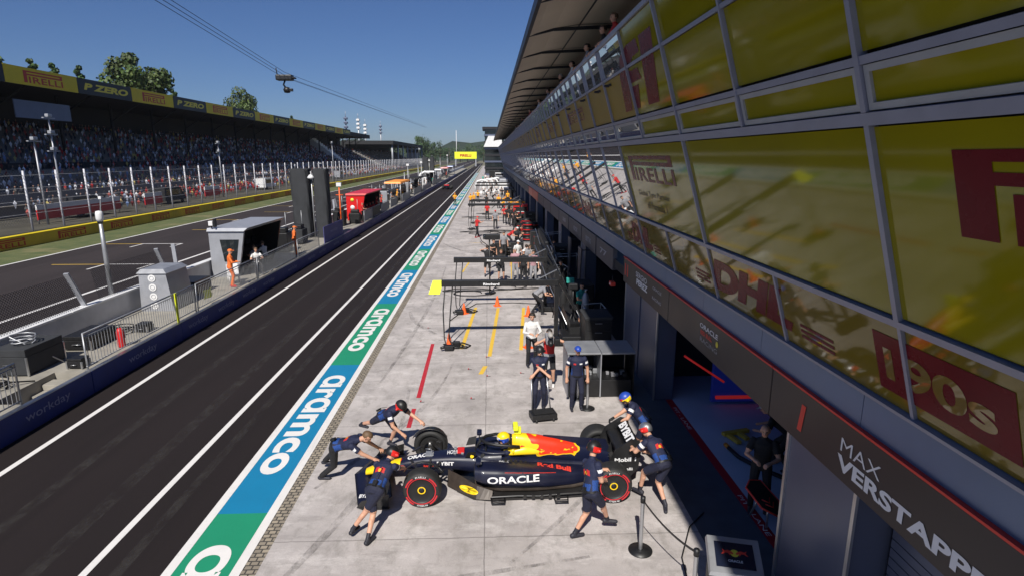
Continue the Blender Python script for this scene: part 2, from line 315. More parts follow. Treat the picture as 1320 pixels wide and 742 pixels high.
def wrap(ob,target,direction,off=.006):
    """lay lettering on a curved body: cast its vertices onto the target along direction"""
    bm=bmesh.new(); bm.from_mesh(target.data); bv=BVHTree.FromBMesh(bm); bm.free()
    b2=bmesh.new(); b2.from_mesh(ob.data)
    bmesh.ops.triangulate(b2,faces=b2.faces[:])
    for it in range(2):
        es=[e for e in b2.edges if e.calc_length()>.05]
        if es: bmesh.ops.subdivide_edges(b2,edges=es,cuts=1)
    d=V(direction).normalized()
    miss=[]
    for v in b2.verts:
        h=bv.ray_cast(v.co-d*2,d)
        if h[0] is not None: v.co=h[0]-d*off
        else: miss.append(v)
    if miss: bmesh.ops.delete(b2,geom=miss,context='VERTS')
    b2.to_mesh(ob.data); b2.free()
# ------------------------------------------------------------------ people
def ik(a,t,l1,l2,pole):
    d=t-a; L=min(d.length,(l1+l2)*.995); 
    if d.length<1e-5: d=V((0,0,-1))
    u=d.normalized(); t=a+u*L; x=(l1*l1-l2*l2+L*L)/(2*L); h=math.sqrt(max(0,l1*l1-x*x))
    p=pole-u*pole.dot(u); p=p.normalized() if p.length>1e-4 else u.orthogonal().normalized()
    return a+u*x+p*h, t
def cap(mb,a,b,r0,r1,n=10,k=4,sx=1.,side=None):
    a=V(a);b=V(b);d=(b-a); L=d.length; d=d/L if L>1e-6 else V((0,0,1))
    x=side-d*side.dot(d) if side is not None else d.orthogonal()
    x=x.normalized() if x.length>1e-5 else d.orthogonal().normalized(); y=d.cross(x); rings=[]
    def ring(c,r): rings.append([c+x*(math.cos(2*math.pi*i/n)*r*sx)+y*(math.sin(2*math.pi*i/n)*r) for i in range(n)])
    for i in range(1,k): t=math.pi/2*(1-i/k); ring(a-d*(math.sin(t)*r0),math.cos(t)*r0)
    for i in range(5): t=i/4; ring(a+d*(L*t),r0+(r1-r0)*t)
    for i in range(1,k): t=math.pi/2*i/k; ring(b+d*(math.sin(t)*r1),math.cos(t)*r1)
    mb.loft(rings,M['skin'])
def person(label,J,fwd,out,group=None,voxel=.008,scale=1.,anchor=None,name='person'):
    z=V((0,0,1)); fwd=V((fwd[0],fwd[1],0)).normalized()
    P=V(J['pelvis']);N=V(J['neck']); sp=(N-P).normalized()
    if (N-P).length>.56*scale or (N-P).length<.44*scale: N=P+sp*.5*scale
    rt=fwd.cross(z); rt=(rt-sp*rt.dot(sp)).normalized(); fr=sp.cross(rt)*1.0
    if fr.dot(fwd)+.3*(-fr.z)<-.5: fr=-fr
    Hd=V(J['head']) if 'head' in J else N+(sp*.6+z*.4+fwd*.1).normalized()*.17*scale
    Hd=N+(Hd-N).normalized()*.175*scale
    S=scale; mb=MB(); bones=[]
    def bone(nm,a,b,r0,r1,**k): bones.append((nm,V(a),V(b),r0*S,r1*S)); cap(mb,a,b,r0*S,r1*S,**k)
    # torso as one lofted trunk
    rings=[]
    for s,w,dp,off in ((-.11,.09,.075,0),(-.07,.145,.11,-.01),(0,.168,.128,-.012),(.10,.150,.112,0),(.22,.152,.112,.008),(.34,.180,.125,.008),(.43,.190,.112,0),(.48,.155,.085,-.008),(.515,.085,.065,-.005),(.54,.055,.052,0)):
        c=P+sp*(s*S)+fr*(off*S); rings.append([c+rt*(math.cos(2*math.pi*i/20)*w*S)+fr*(math.sin(2*math.pi*i/20)*dp*S) for i in range(20)])
    mb.loft(rings,M['skin']); bones.append(('torso',P-sp*.05*S,P+sp*.43*S,.15*S,.16*S))
    bone('neck',N-sp*.03*S,Hd,.056,.052)
    look=V(J['look']).normalized() if 'look' in J else (fwd+fr).normalized()
    hup=(Hd-N).normalized()*.6+z*.2+sp*.2; hup=(hup-look*hup.dot(look)*.8).normalized(); lk=(look-hup*look.dot(hup)).normalized(); hr=lk.cross(hup)
    # head: cranium, jaw, nose, ears
    def ell(c,a,b,cc,nm='head'):
        rr=[]
        for i in range(1,10):
            t=math.pi*i/10; q=c-hup*(math.cos(t)*cc*S); rr.append([q+hr*(math.cos(2*math.pi*k/14)*a*S*math.sin(t))+lk*(math.sin(2*math.pi*k/14)*b*S*math.sin(t)) for k in range(14)])
        mb.loft(rr,M['skin'])
    ell(Hd+hup*.03*S,.077,.096,.088); ell(Hd-hup*.045*S+lk*.022*S,.056,.068,.068)
    cap(mb,Hd+lk*.092*S+hup*.012*S,Hd+lk*.108*S-hup*.022*S,.010*S,.015*S,n=6,k=2)
    for q in (-1,1): cap(mb,Hd+hr*q*.079*S+hup*.012*S,Hd+hr*q*.082*S-hup*.022*S,.017*S,.012*S,n=6,k=2,sx=.6,side=hr)
    bones.append(('head',Hd-hup*.03*S,Hd+hup*.05*S,.09*S,.09*S))
    ft={}
    for q,k in ((-1,'l'),(1,'r')):
        sh=P+sp*.455*S+rt*(q*.178*S)
        ht=V(J['h'+k]) if 'h'+k in J else sh+V((0,0,-.52*S))+fwd*.08+rt*q*.06
        pole=V(J.get('ep'+k,tuple(-fwd*.5-z*.5+rt*q*.7)))
        el,wr=ik(sh,ht,.285*S,.26*S,pole)
        bone('ua'+k,sh,el,.056,.043); bone('fa'+k,el,wr,.042,.029)
        if out.get('sleeve',.62)<1.5:
            t=out.get('sleeve',.62); cap(mb,sh,sh+(el-sh)*t,.066*S,.064*S,k=2)
        # hand: palm, four fingers, thumb
        hd=(wr-el).normalized(); hd=(hd*.75+V(J.get('hd'+k,tuple(hd)))*.6).normalized()
        ps=rt-hd*rt.dot(hd); ps=ps.normalized() if ps.length>.1 else hd.orthogonal().normalized(); pn=hd.cross(ps)
        if pn.dot(z)>0: pn=-pn
        pe=wr+hd*.085*S
        cap(mb,wr,pe,.030*S,.030*S,sx=1.35,side=ps,k=3); bones.append(('ha'+k,wr,pe+hd*.04*S,.035*S,.035*S))
        if voxel<.012:
            for i,(o,L) in enumerate(((-.032,.066),(-.011,.076),(.011,.072),(.031,.056))):
                a=pe+ps*(o*S); b=a+(hd*.8+pn*.35).normalized()*(L*.55*S); c=b+(hd*.35+pn*.8).normalized()*(L*.5*S)
                cap(mb,a-hd*.03*S,b,.0095*S,.009*S,n=6,k=2); cap(mb,b,c,.009*S,.0075*S,n=6,k=2); bones.append(('ha'+k,a,c,.012*S,.012*S))
            ts=ps*(-q); a=wr+hd*.025*S+ts*.02*S; b=a+(ts*.7+hd*.6+pn*.3).normalized()*.045*S; c=b+(ts*.2+hd*.8+pn*.4).normalized()*.03*S
            cap(mb,a,b,.013*S,.011*S,n=6,k=2); cap(mb,b,c,.011*S,.009*S,n=6,k=2); bones.append(('ha'+k,a,c,.014*S,.014*S))
        hip=P-sp*.02*S+rt*(q*.088*S); fo=V(J['f'+k]); fd=V(J.get('fd'+k,tuple(fwd))).normalized()
        an=fo+V((0,0,.085*S)); kp=V(J.get('kp'+k,tuple(fwd+rt*q*.15)))
        kn,an=ik(hip,an,.43*S,.42*S,kp)
        fo=an-V((0,0,.085*S)) if (an-(fo+V((0,0,.085*S)))).length>.02 else fo
        bone('th'+k,hip,kn,.086,.056); bone('sh'+k,kn,an,.054,.036); cap(mb,kn+(an-kn)*.28-(fwd*.018*S),kn+(an-kn)*.4-(fwd*.016*S),.046*S,.042*S,k=3)
        if out.get('legs','short')=='short': cap(mb,hip,hip+(kn-hip)*.86,.098*S,.078*S,k=3)
        else: cap(mb,hip,kn,.096*S,.068*S,k=3); cap(mb,kn,an,.066*S,.054*S,k=2)
        sd=fd.cross(z).normalized()
        heel=an-V((0,0,.045*S))-fd*.045*S
        fu=V(J.get('fu'+k,(0,0,1))).normalized()
        toe=heel+(fd*.20*S)+ (V((0,0,-.012*S)))
        bone('ft'+k,heel,toe,.042,.034,sx=1.05,side=sd); cap(mb,an,heel+fd*.04*S,.042*S,.042*S,k=3)
        if 'fr%s_'%k in J: pass
        ft[k]=fo
    tmp=mb.build('tmp'); md=tmp.modifiers.new('r','REMESH'); md.mode='VOXEL'; md.voxel_size=voxel*S
    sm=tmp.modifiers.new('s','SMOOTH'); sm.factor=.5; sm.iterations=2
    dg=bpy.context.evaluated_depsgraph_get(); me=bpy.data.meshes.new_from_object(tmp.evaluated_get(dg)); old=tmp.data; bpy.data.objects.remove(tmp); bpy.data.meshes.remove(old)
    # clothes colours by nearest bone
    me.materials.clear()
    names=['skin','shirt','legs','shoe','glove','eye','logo1','logo2','panel','sock','bib','hairline']
    mm={'skin':out.get('skin','skin'),'shirt':out['shirt'],'legs':out['pants'],'shoe':out.get('shoe','shoe'),'glove':'glove','eye':'eye','logo1':'tred','logo2':'tamber','panel':out.get('panel') or out['shirt'],'sock':out.get('sock','shoe'),'bib':out.get('bib',out['shirt']),'hairline':'logo_white'}
    for nm in names: me.materials.append(M[mm[nm]])
    nf=len(me.polygons); C=np.empty(nf*3); me.polygons.foreach_get('center',C); C=C.reshape(-1,3)
    best=np.full(nf,1e9); who=np.zeros(nf,int); tt=np.zeros(nf)
    for i,(nm,a,b,r0,r1) in enumerate(bones):
        a=np.array(a);b=np.array(b);d=b-a; t=np.clip(((C-a)@d)/max(d@d,1e-9),0,1); D=np.linalg.norm(C-(a+t[:,None]*d),axis=1)-(r0+(r1-r0)*t)
        k=D<best; best[k]=D[k]; who[k]=i; tt[k]=t[k]
    bn=np.array([b[0] for b in bones]); w=bn[who]
    kind=np.array([x[:2] for x in w]); idx=np.zeros(nf,int)
    rel=C-np.array(P); s_=rel@np.array(sp)/S; r_=rel@np.array(rt)/S; f_=rel@np.array(fr)/S
    idx[kind=='to']=1; idx[(kind=='to')&(s_<.0)]=2
    sl=out.get('sleeve',.62)
    idx[(kind=='ua')&(tt<sl+.04)]=1
    if sl>1.5: idx[kind=='fa']=1
    if out.get('glove'): idx[kind=='ha']=4; idx[(kind=='fa')&(tt>.9)]=4
    idx[kind=='th']=2; 
    if out.get('legs','short')=='short': idx[(kind=='th')&(tt>.89)]=0; idx[(kind=='sh')&(tt>.78)]=9
    else: idx[kind=='sh']=2
    idx[kind=='ft']=3
    if out.get('panel'):
        idx[(kind=='to')&(s_>.0)&(s_<.13)&(np.abs(r_)<.11)&(f_<.0)]=8; idx[(kind=='to')&(s_>.0)&(s_<.2)&(np.abs(r_)>.12)&(np.abs(f_)<.06)]=8
    if out.get('logo'):
        k=(kind=='to')&(s_>.24)&(s_<.385)&(f_<-.02)
        idx[k&(np.abs(np.abs(r_)-.055)<.034)&(np.abs(s_-.31+.25*(np.abs(r_)-.05))<.045)]=6; idx[k&(r_**2+(s_-.30)**2<.032**2)]=7
        idx[k&(s_>.20)&(s_<.235)&(np.abs(r_)<.08)]=11
        k=(kind=='to')&(f_>.03); idx[k&(np.abs(r_+.08)<.035)&(np.abs(s_-.35)<.02)]=11; idx[k&(np.abs(r_-.08)<.03)&(np.abs(s_-.35)<.022)]=6
        idx[(kind=='ua')&(tt>.25)&(tt<.45)&(np.abs(r_)>.2)]=11
    if out.get('bib'): idx[(kind=='to')&(s_>.08)&(np.abs(r_)<.15)]=10
    hh=kind=='he'; relh=C-np.array(Hd); hu=relh@np.array(hup)/S; hl=relh@np.array(lk)/S; hx=relh@np.array(hr)/S
    idx[hh&(hl>.06)&(np.abs(np.abs(hx)-.031)<.012)&(np.abs(hu-.014)<.008)]=5
    idx[hh&(hl>.06)&(np.abs(hx)<.022)&(np.abs(hu+.052)<.005)]=6
    me.polygons.foreach_set('material_index',idx.astype(np.int32)); me.polygons.foreach_set('use_smooth',np.ones(nf,bool))
    o0=V(anchor) if anchor else V((P.x,P.y,min(ft['l'].z,ft['r'].z,0.) if not J.get('z0') else J['z0']))
    me.transform(Matrix.Translation(-o0)); me.update()
    ob=bpy.data.objects.new(name,me); COL.objects.link(ob); ob.location=o0; tag(ob,label,'person',group)
    if out.get('logo'):   # belt and radio pouch
        b=MB(); n=24
        rr=[[P+sp*(q*S)+rt*(math.cos(2*math.pi*i/n)*.176*S)+fr*(math.sin(2*math.pi*i/n)*.137*S-.012*S)-o0 for i in range(n)] for q in (-.012,.022)]
        b.loft(rr,M['black'],cap=False); b.build('belt',ob)
        c=P+sp*.03*S-fr*.165*S+rt*.05*S-o0; b=MB(); b.bar(c-sp*.05*S,c+sp*.05*S,.07*S,.04*S,M['black'],up=tuple(fr)); b.tube([c+sp*.05*S,c+sp*.12*S-fr*.01,c+sp*.3*S+fr*.03*S],.006,M['black'],n=5); b.build('radio_pouch',ob)
    # headgear / hair
    def shell(nm,rx,ry,rz,cut,mfun,up=.02,thick=True):
        b=MB(); n=22; k=16; c=Hd+hup*(.03*S)
        vs=[];fs=[];
        for i in range(k+1):
            t=math.pi*i/k
            for j in range(n):
                a=2*math.pi*j/n; ux=math.sin(t)*math.cos(a); uy=math.sin(t)*math.sin(a); uz=math.cos(t); vs.append((ux,uy,uz))
        W=[c+hr*(x*rx*S)+lk*(y*ry*S)+hup*(zz*rz*S)-o0 for x,y,zz in vs]
        groups={}
        for i in range(k):
            for j in range(n):
                q=(i*n+j,i*n+(j+1)%n,(i+1)*n+(j+1)%n,(i+1)*n+j); cx=sum(vs[p][0] for p in q)/4;cy=sum(vs[p][1] for p in q)/4;cz=sum(vs[p][2] for p in q)/4
                if cut(cx,cy,cz): continue
                groups.setdefault(mfun(cx,cy,cz),[]).append(q)
        for mk,qs in groups.items(): b.add(W,qs,M[mk],True)
        h=b.build(nm,ob); return h
    hg=out.get('head','hair')
    if hg=='helmet':
        c1,c2=out.get('hc',('black','red'))
        shell('helmet',.118,.138,.128,lambda x,y,zz: zz<-.62 or (y>.25 and zz<.05),lambda x,y,zz: c2 if (abs(x)>.55 and zz<.25) or (abs(x)<.18 and zz>.1 and out.get('stripe')) else (out.get('hc3',c1) if y>.4 and zz<.45 else c1))
        shell('goggles',.10,.118,.10,lambda x,y,zz: y<.15 or abs(zz+.05)>.25,lambda x,y,zz:'glassdark')
        b=MB()
        for q in (-1,1): e=Hd+hr*(q*.105*S)+hup*.0*S-o0; cap(b,e,e+hr*q*.02*S,.04*S,.032*S)
        b.m=[0]*len(b.m); b.mats=[M[c2]]; b.build('ear_defender',ob)
    elif hg in ('hair','hairb','hairg'):
        shell('hair',.088,.110,.100,lambda x,y,zz: (y>.1 and zz<.45) or zz<-.45 or (abs(x)>.8 and zz<-.05 and y>-.1),lambda x,y,zz:{'hair':'hair','hairb':'hairb','hairg':'hairg'}[hg])
    elif hg=='cap':
        cc=out.get('hc',('tnavy',))[0]
        h=shell('cap',.092,.114,.102,lambda x,y,zz: zz<.18,lambda x,y,zz:cc)
        b=MB(); c=Hd+hup*.055*S-o0; b.add([c+hr*.07*S+lk*.06*S,c-hr*.07*S+lk*.06*S,c-hr*.045*S+lk*.17*S-hup*.01,c+hr*.045*S+lk*.17*S-hup*.01,c+hr*.07*S+lk*.06*S+hup*.012,c-hr*.07*S+lk*.06*S+hup*.012,c-hr*.045*S+lk*.17*S,c+hr*.045*S+lk*.17*S],[(0,1,2,3),(7,6,5,4),(0,4,5,1),(2,6,7,3),(1,5,6,2),(3,7,4,0)],M[cc]); b.build('cap_peak',ob)
    if out.get('phones'):
        b=MB(); c=Hd+hup*.03*S-o0
        b.tube([c+hr*.095*S,c+hr*.08*S+hup*.08*S,c+hup*.115*S,c-hr*.08*S+hup*.08*S,c-hr*.095*S],.012*S,M['black'])
        for q in (-1,1): b.tube([c+hr*q*.08*S-hup*.02,c+hr*q*.115*S-hup*.02],.038*S,M['black'],n=10)
        b.build('headset',ob)
    return ob
def stand_pose(x,y,ang,z=0,h=1.,kind=0):
    """joints for a figure standing at x,y facing ang (radians, 0 = +Y), several stances"""
    f=V((math.sin(ang),math.cos(ang),0)); r=f.cross(V((0,0,1))); o=V((x,y,z)); u=V((0,0,1))
    def p(a,b,c): return tuple(o+r*a*h+f*b*h+u*c*h)
    J=dict(pelvis=p(0,0,.93),neck=p(0,.03,1.43),head=p(0,.06,1.6),fl=p(-.13,-.02,0),fr=p(.13,.05,0),z0=z)
    if kind==0: J.update(hl=p(-.27,.08,.86),hr=p(.27,.06,.86))
    if kind==1: J.update(hl=p(-.12,.34,1.12),hr=p(.12,.36,1.15))          # holding something in front
    if kind==2: J.update(hl=p(-.25,.05,.86),hr=p(.3,.4,1.3),fl=p(-.15,.2,0),fr=p(.12,-.22,0))   # stepping, arm out
    if kind==3: J.update(hl=p(-.14,.22,1.5),hr=p(.14,.25,1.45))           # hands up at the face (camera)
    if kind==4: J.update(pelvis=p(0,-.12,.82),neck=p(0,.28,1.14),head=p(0,.42,1.24),hl=p(-.2,.5,.8),hr=p(.2,.52,.8),fl=p(-.16,-.2,0),fr=p(.16,.18,0))  # bending
    if kind==5: J.update(pelvis=p(0,-.1,.55),neck=p(0,0,1.05),head=p(0,.05,1.22),hl=p(-.15,.35,.8),hr=p(.15,.35,.8),fl=p(-.15,.38,.02),fr=p(.15,.38,.02)) # seated
    return J,(f.x,f.y)
# ------------------------------------------------------------------ world, sun, camera
w=bpy.data.worlds.new('World'); scene.world=w; w.use_nodes=True; wn=w.node_tree.nodes; wl=w.node_tree.links
sky=wn.new('ShaderNodeTexSky'); sky.sky_type='NISHITA'; sky.sun_disc=False; sky.sun_elevation=R(46.6); sky.sun_rotation=R(191); sky.air_density=1.0; sky.dust_density=.35; sky.ozone_density=6
wm=wn.new('ShaderNodeMix'); wm.data_type='RGBA'; wm.blend_type='MULTIPLY'; wm.inputs[0].default_value=1; wm.inputs[7].default_value=(.70,.80,1.06,1)
wl.new(sky.outputs[0],wm.inputs[6]); wl.new(wm.outputs[2],wn['Background'].inputs[0]); wn['Background'].inputs[1].default_value=.05
sd=V((-.18,-.93,1.0)).normalized()
sun=bpy.data.lights.new('sun','SUN'); sun.energy=4.6; sun.angle=R(.55); sun.color=(1,.95,.87); so=bpy.data.objects.new('sun',sun); COL.objects.link(so); so.rotation_euler=sd.to_track_quat('Z','Y').to_euler()
cam=bpy.data.cameras.new('camera'); co=bpy.data.objects.new('camera',cam); COL.objects.link(co); scene.camera=co
F=750.; th=math.atan(169/F); ps=math.atan(30/F*math.cos(th)); cam.sensor_width=36; cam.lens=36*F/1320; cam.clip_end=6000; cam.clip_start=.05
fv=V((math.sin(ps)*math.cos(th),math.cos(ps)*math.cos(th),-math.sin(th))); co.location=(0,0,6.4); co.rotation_euler=fv.to_track_quat('-Z','Y').to_euler()
scene.view_settings.view_transform='Standard'; scene.view_settings.look='None'; scene.view_settings.exposure=.32; scene.view_settings.gamma=1
scene.render.engine='CYCLES'
# ------------------------------------------------------------------ ground sheets
def sheet(name,x0,x1,y0,y1,z,m,nx=1,ny=1):
    b=MB(); b.quad((x0,y0,z),(x1,y0,z),(x1,y1,z),(x0,y1,z),m); return one(name,None,None,b,kind='structure')
Y0,Y1=-25,420
sheet('ground',-900,700,-60,5000,-.03,M['ground'])
sheet('pit_lane',-11.0,-5.2,Y0,560,0,M['lane'])
sheet('pit_apron',-3.72,4.5,Y0,Y1,0,M['concrete'])
sheet('race_track',-29.4,-13.6,Y0,900,0,M['track'])
sheet('grass_verge',-33.6,-29.4,Y0,900,.0,M['grass'])
M['ground2']=mat('worn_spectator_ground',(.065,.06,.045),.9,var=.5,scale=.4)
sheet('spectator_ground',-60,-33.6,Y0,900,-.004,M['ground2'])
def line(nm,x0,x1,y0,y1,m='white_line',z=.004): return sheet(nm,x0,x1,y0,y1,z,M[m])
line('pit_lane_line',-10.22,-10.08,Y0,500); line('pit_lane_line',-6.49,-6.36,Y0,500)
line('strip_border_line',-5.2,-5.04,Y0,Y1); line('strip_border_line',-4.13,-3.97,Y0,Y1)
sheet('drain_channel',-3.97,-3.72,Y0,Y1,.0,M['brick'])
line('track_edge_line',-19.5,-19.3,Y0,900); line('track_edge_line',-29.4,-29.2,Y0,900)
y=9.73-7.85*2; i=0
while y<230:
    c='blue_paint' if i%2==0 else 'green_paint'
    b=MB(); b.quad((-5.04,y,0.0),(-4.13,y,0.0),(-4.13,y+7.85,0.0),(-5.04,y+7.85,0.0),M[c]); s=one('painted_strip',None,None,b,kind='structure')
    if y>-7:
        b=MB(); put_text(b,'ɑrɑmco',(-4.90,y+6.95,.004),(0,-1,0),(1,0,0),.62,M['letter_paint'],w=5.6,bold=.03); b.build('lettering',s)
    y+=7.85; i+=1
# painted grid boxes on the straight
for k in range(16):
    yy=27.2+k*8.6; xx=-24.6 if k%2==0 else -22.0
    b=MB(); z=.004
    b.quad((xx-1.5,yy,z),(xx+1.5,yy,z),(xx+1.5,yy+.16,z),(xx-1.5,yy+.16,z),M['white_line'])
    for s in (-1.5,1.36): b.quad((xx+s,yy-1.6,z),(xx+s+.14,yy-1.6,z),(xx+s+.14,yy-.004,z),(xx+s,yy-.004,z),M['white_line'])
    b.quad((xx-4.6,yy+.0,z),(xx-1.51,yy+.0,z),(xx-1.51,yy+.12,z),(xx-4.6,yy+.12,z),M['yellow_line']); one('grid_marking',None,None,b,kind='structure')
# pit box paint
for (x0,y0_,x1,y1_,w_,m) in ((-.98,19.0,-.62,24.6,.13,'yellow_line'),(-.03,18.2,.36,24.5,.13,'yellow_line'),(1.04,18.8,1.46,24.5,.13,'yellow_line'),(-.30,16.6,-.16,17.3,.14,'yellow_line'),(-1.97,14.9,-2.02,19.6,.12,'red_line'),(-2.0,13.1,-2.0,14.2,.11,'red_line'),(-1.55,32.5,-1.2,36.5,.1,'yellow_line'),(-1.4,44,-.6,44.1,.8,'yellow_line'),(1.2,30.5,1.6,44,.10,'yellow_line')):
    b=MB(); b.quad((x0-w_/2,y0_,.004),(x0+w_/2,y0_,.004),(x1+w_/2,y1_,.004),(x1-w_/2,y1_,.004),M[m]); one('painted_line',None,None,b,kind='structure')
for (x,y) in ((-1.9,14.6),(-.55,14.75),(-.15,18.1),(-.12,16.4),(-.7,17.0),(-2.4,21.5),(.9,16.6),(-2.9,30)):
    b=MB(); b.quad((x,y,.004),(x+.12,y,.004),(x+.12,y+.035,.004),(x,y+.035,.004),M['mblack']); b.quad((x,y+.036,.004),(x+.035,y+.036,.004),(x+.035,y+.13,.004),(x,y+.13,.004),M['red_line']); one('tape_mark',None,None,b,kind='structure')
for k,(x0,y0,x1,y1,bend,w_) in enumerate(((-3.6,7.0,-2.3,15.5,.6,.17),(-3.5,10.5,-1.2,17.5,.5,.14),(-3.4,24,-.9,19.5,-.5,.2),(-3.6,30,-1.2,26,-.4,.2),(-3.2,16,-2.6,34,.25,.15),(.3,8.2,2.9,12.6,.4,.10),(-2.2,7.6,1.6,8.3,.1,.12),(-3.5,44,.6,37,-.6,.22),(1.9,19,2.1,30,.1,.16))):
    b=MB(); n=16; vs=[]
    for j in range(n+1):
        t=j/n; c=V((x0+(x1-x0)*t+bend*math.sin(math.pi*t),y0+(y1-y0)*t,.0045+.0004*k)); d=V((x1-x0+bend*math.pi*math.cos(math.pi*t),y1-y0,0)).normalized(); q=V((d.y,-d.x,0))*w_/2*(.5+.5*math.sin(math.pi*min(1,t*1.3))); vs+=[c-q,c+q]
    b.add(vs,[(2*j,2*j+1,2*j+3,2*j+2) for j in range(n)],M['skid']); one('skid_mark',None,None,b,kind='structure')
for k,(x0,x1,y0,y1) in enumerate(((-8.9,-8.65,-10,90),(-7.5,-7.2,-10,120),(-5.9,-5.7,-10,60))):
    b=MB(); vs=[]
    for j in range(41):
        t=j/40; y=y0+(y1-y0)*t; o_=.12*math.sin(t*9+k); vs+=[(x0+o_,y,.003),(x1+o_,y,.003)]
    b.add(vs,[(2*j,2*j+1,2*j+3,2*j+2) for j in range(40)],M['skid']); one('skid_mark',None,None,b,kind='structure')
# ------------------------------------------------------------------ pit building
K=.3; FX=4.36; FZ=3.75
def gx(z): return FX-K*(z-FZ)
MOD=2.6; YB=5.36-MOD*4     # module lines
bld=thing('pit_building','long grey pit building with outward leaning glass front and canopy roof','building',(FX,0,0))
def loc(mb,name,parent=bld,fixn=False):
    o=mb.build(name,None,fixn); o.parent=parent; o.matrix_parent_inverse=Matrix.Translation(-V((FX,0,0))); return o
nmod=72; ylines=[YB+MOD*i for i in range(nmod+1)]; YE=ylines[-1]
def pane(b,y0,y1,z0,z1,m,off=0.):
    a=.035
    b.quad((gx(z0)+off,y0+a,z0),(gx(z0)+off,y1-a,z0),(gx(z1)+off,y1-a,z1),(gx(z1)+off,y0+a,z1),M[m])
rows=[(3.80,4.74,'film2',1),(4.86,6.66,None,2),(6.86,7.17,None,1),(7.30,8.24,None,1),(8.32,9.00,None,1)]
rest=MB(); nb=0
for r,(z0,z1,mm,step) in enumerate(rows):
    i=0
    while i<nmod:
        j=min(i+step,nmod); y0,y1=ylines[i],ylines[j]
        near=y0<15.5
        if r==0: m='film2'
        elif r==1: m='film' if y0<15.5 else 'mirror'
        elif r==2: m='film' if y0<12.9 else 'mirror'
        elif r==3: m='film' if y0<12.9 else 'banner_far'
        else: m='film' if y0<12.9 else 'mirror'
        if y0>60 and r==0: m='film2'
        zz0,zz1=z0,z1
        if r in (2,) : zz0+=.0
        far=y0>=ylines[-1]
        if nb<96 and y0<50 and y0>0:
            b=MB(); pane(b,y0,y1,zz0,zz1,m); loc(b,'window_pane'); nb+=1
        else: pane(rest,y0,y1,zz0,zz1,m)
        i=j
ro=loc(rest,'window_pane'); ro['kind']='stuff'
# rails and mullions
def rail(z0,z1,proud,m='mullion',name='rail'):
    b=MB(); zc=(z0+z1)/2
    n=V((-1,0,-K)).normalized(); up=V((-K,0,1)).normalized(); h=(z1-z0)
    for y0,y1 in ((-12,YE),):
        a=V((gx(z0),y0,z0)); p=[a+n*proud,a-n*.05,a+up*h-n*.05,a+up*h+n*proud]
        b.add([tuple(q) for q in p]+[(q.x,y1,q.z) for q in p],[(0,1,2,3),(7,6,5,4),(0,4,5,1),(1,5,6,2),(2,6,7,3),(3,7,4,0)],M[m])
    return loc(b,name,fixn=True)
rail(4.765,4.84,.045); rail(6.685,6.80,.05); rail(7.20,7.275,.045); rail(8.25,8.31,.04); rail(3.745,3.79,.06); rail(9.01,9.09,.06,name='handrail')
def mull(y,z0,z1,wd,dp,b):
    n=V((-1,0,-K)).normalized()
    a=V((gx(z0),y,z0)); c=V((gx(z1),y,z1)); h=wd/2
    b.add([(q.x,q.y+s,q.z) for s in (-h,h) for q in (a+n*dp,a-n*.04,c-n*.04,c+n*dp)],[(0,1,2,3),(7,6,5,4),(0,4,5,1),(1,5,6,2),(2,6,7,3),(3,7,4,0)],M['mullion'])
restm=MB()
def mu(near,*a):
    if near: b=MB(); mull(*a,b); loc(b,'mullion',fixn=True)
    else: mull(*a,restm)
for i,y in enumerate(ylines):
    big=(i%2==0); near=0<y<52
    mu(near,y,3.79,4.765,.05,.035); mu(near,y,6.80,9.0,.07 if big else .05,.055)
    if big: mu(near,y,4.84,6.70,.07,.05)
    elif y>15.5: mu(near,y,4.84,6.70,.04,.03)
    if y>15.5: mu(False,y+MOD/2,6.80,7.2,.04,.03); mu(y<40,y+MOD/2,8.31,9.0,.04,.03)
o=loc(restm,'mullion',fixn=True); o['kind']='stuff'
# opening sash frames in the small row
n=V((-1,0,-K)).normalized()
for i in range(nmod):
    y0,y1=ylines[i],ylines[i+1]
    if y0<0 or y0>40: continue
    b=MB()
    for (ya,yb,za,zb) in ((y0+.05,y1-.05,6.81,6.87),(y0+.05,y1-.05,7.13,7.19),(y0+.05,y0+.12,6.87,7.13),(y1-.12,y1-.05,6.87,7.13)):
        q=[V((gx(za),ya,za)),V((gx(za),yb,za)),V((gx(zb),yb,zb)),V((gx(zb),ya,zb))]
        b.add([tuple(p+n*.028) for p in q]+[tuple(p-n*.01) for p in q],[(0,1,2,3),(7,6,5,4),(0,4,5,1),(1,5,6,2),(2,6,7,3),(3,7,4,0)],M['lgrey'])
    loc(b,'sash_frame',fixn=True)
# backing wall behind glass, cladding band under glass
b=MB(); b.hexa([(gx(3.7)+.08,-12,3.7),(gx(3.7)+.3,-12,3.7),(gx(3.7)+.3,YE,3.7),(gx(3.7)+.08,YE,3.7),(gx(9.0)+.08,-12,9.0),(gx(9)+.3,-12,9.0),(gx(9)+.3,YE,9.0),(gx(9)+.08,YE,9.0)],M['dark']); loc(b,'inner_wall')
b=MB(); 
yy=-12
while yy<YE:
    b.box(FX+.01,FX+.25,yy+.006,yy+MOD/1-.006,3.285,3.74,M['sill']); yy+=MOD
loc(b,'cladding_band')
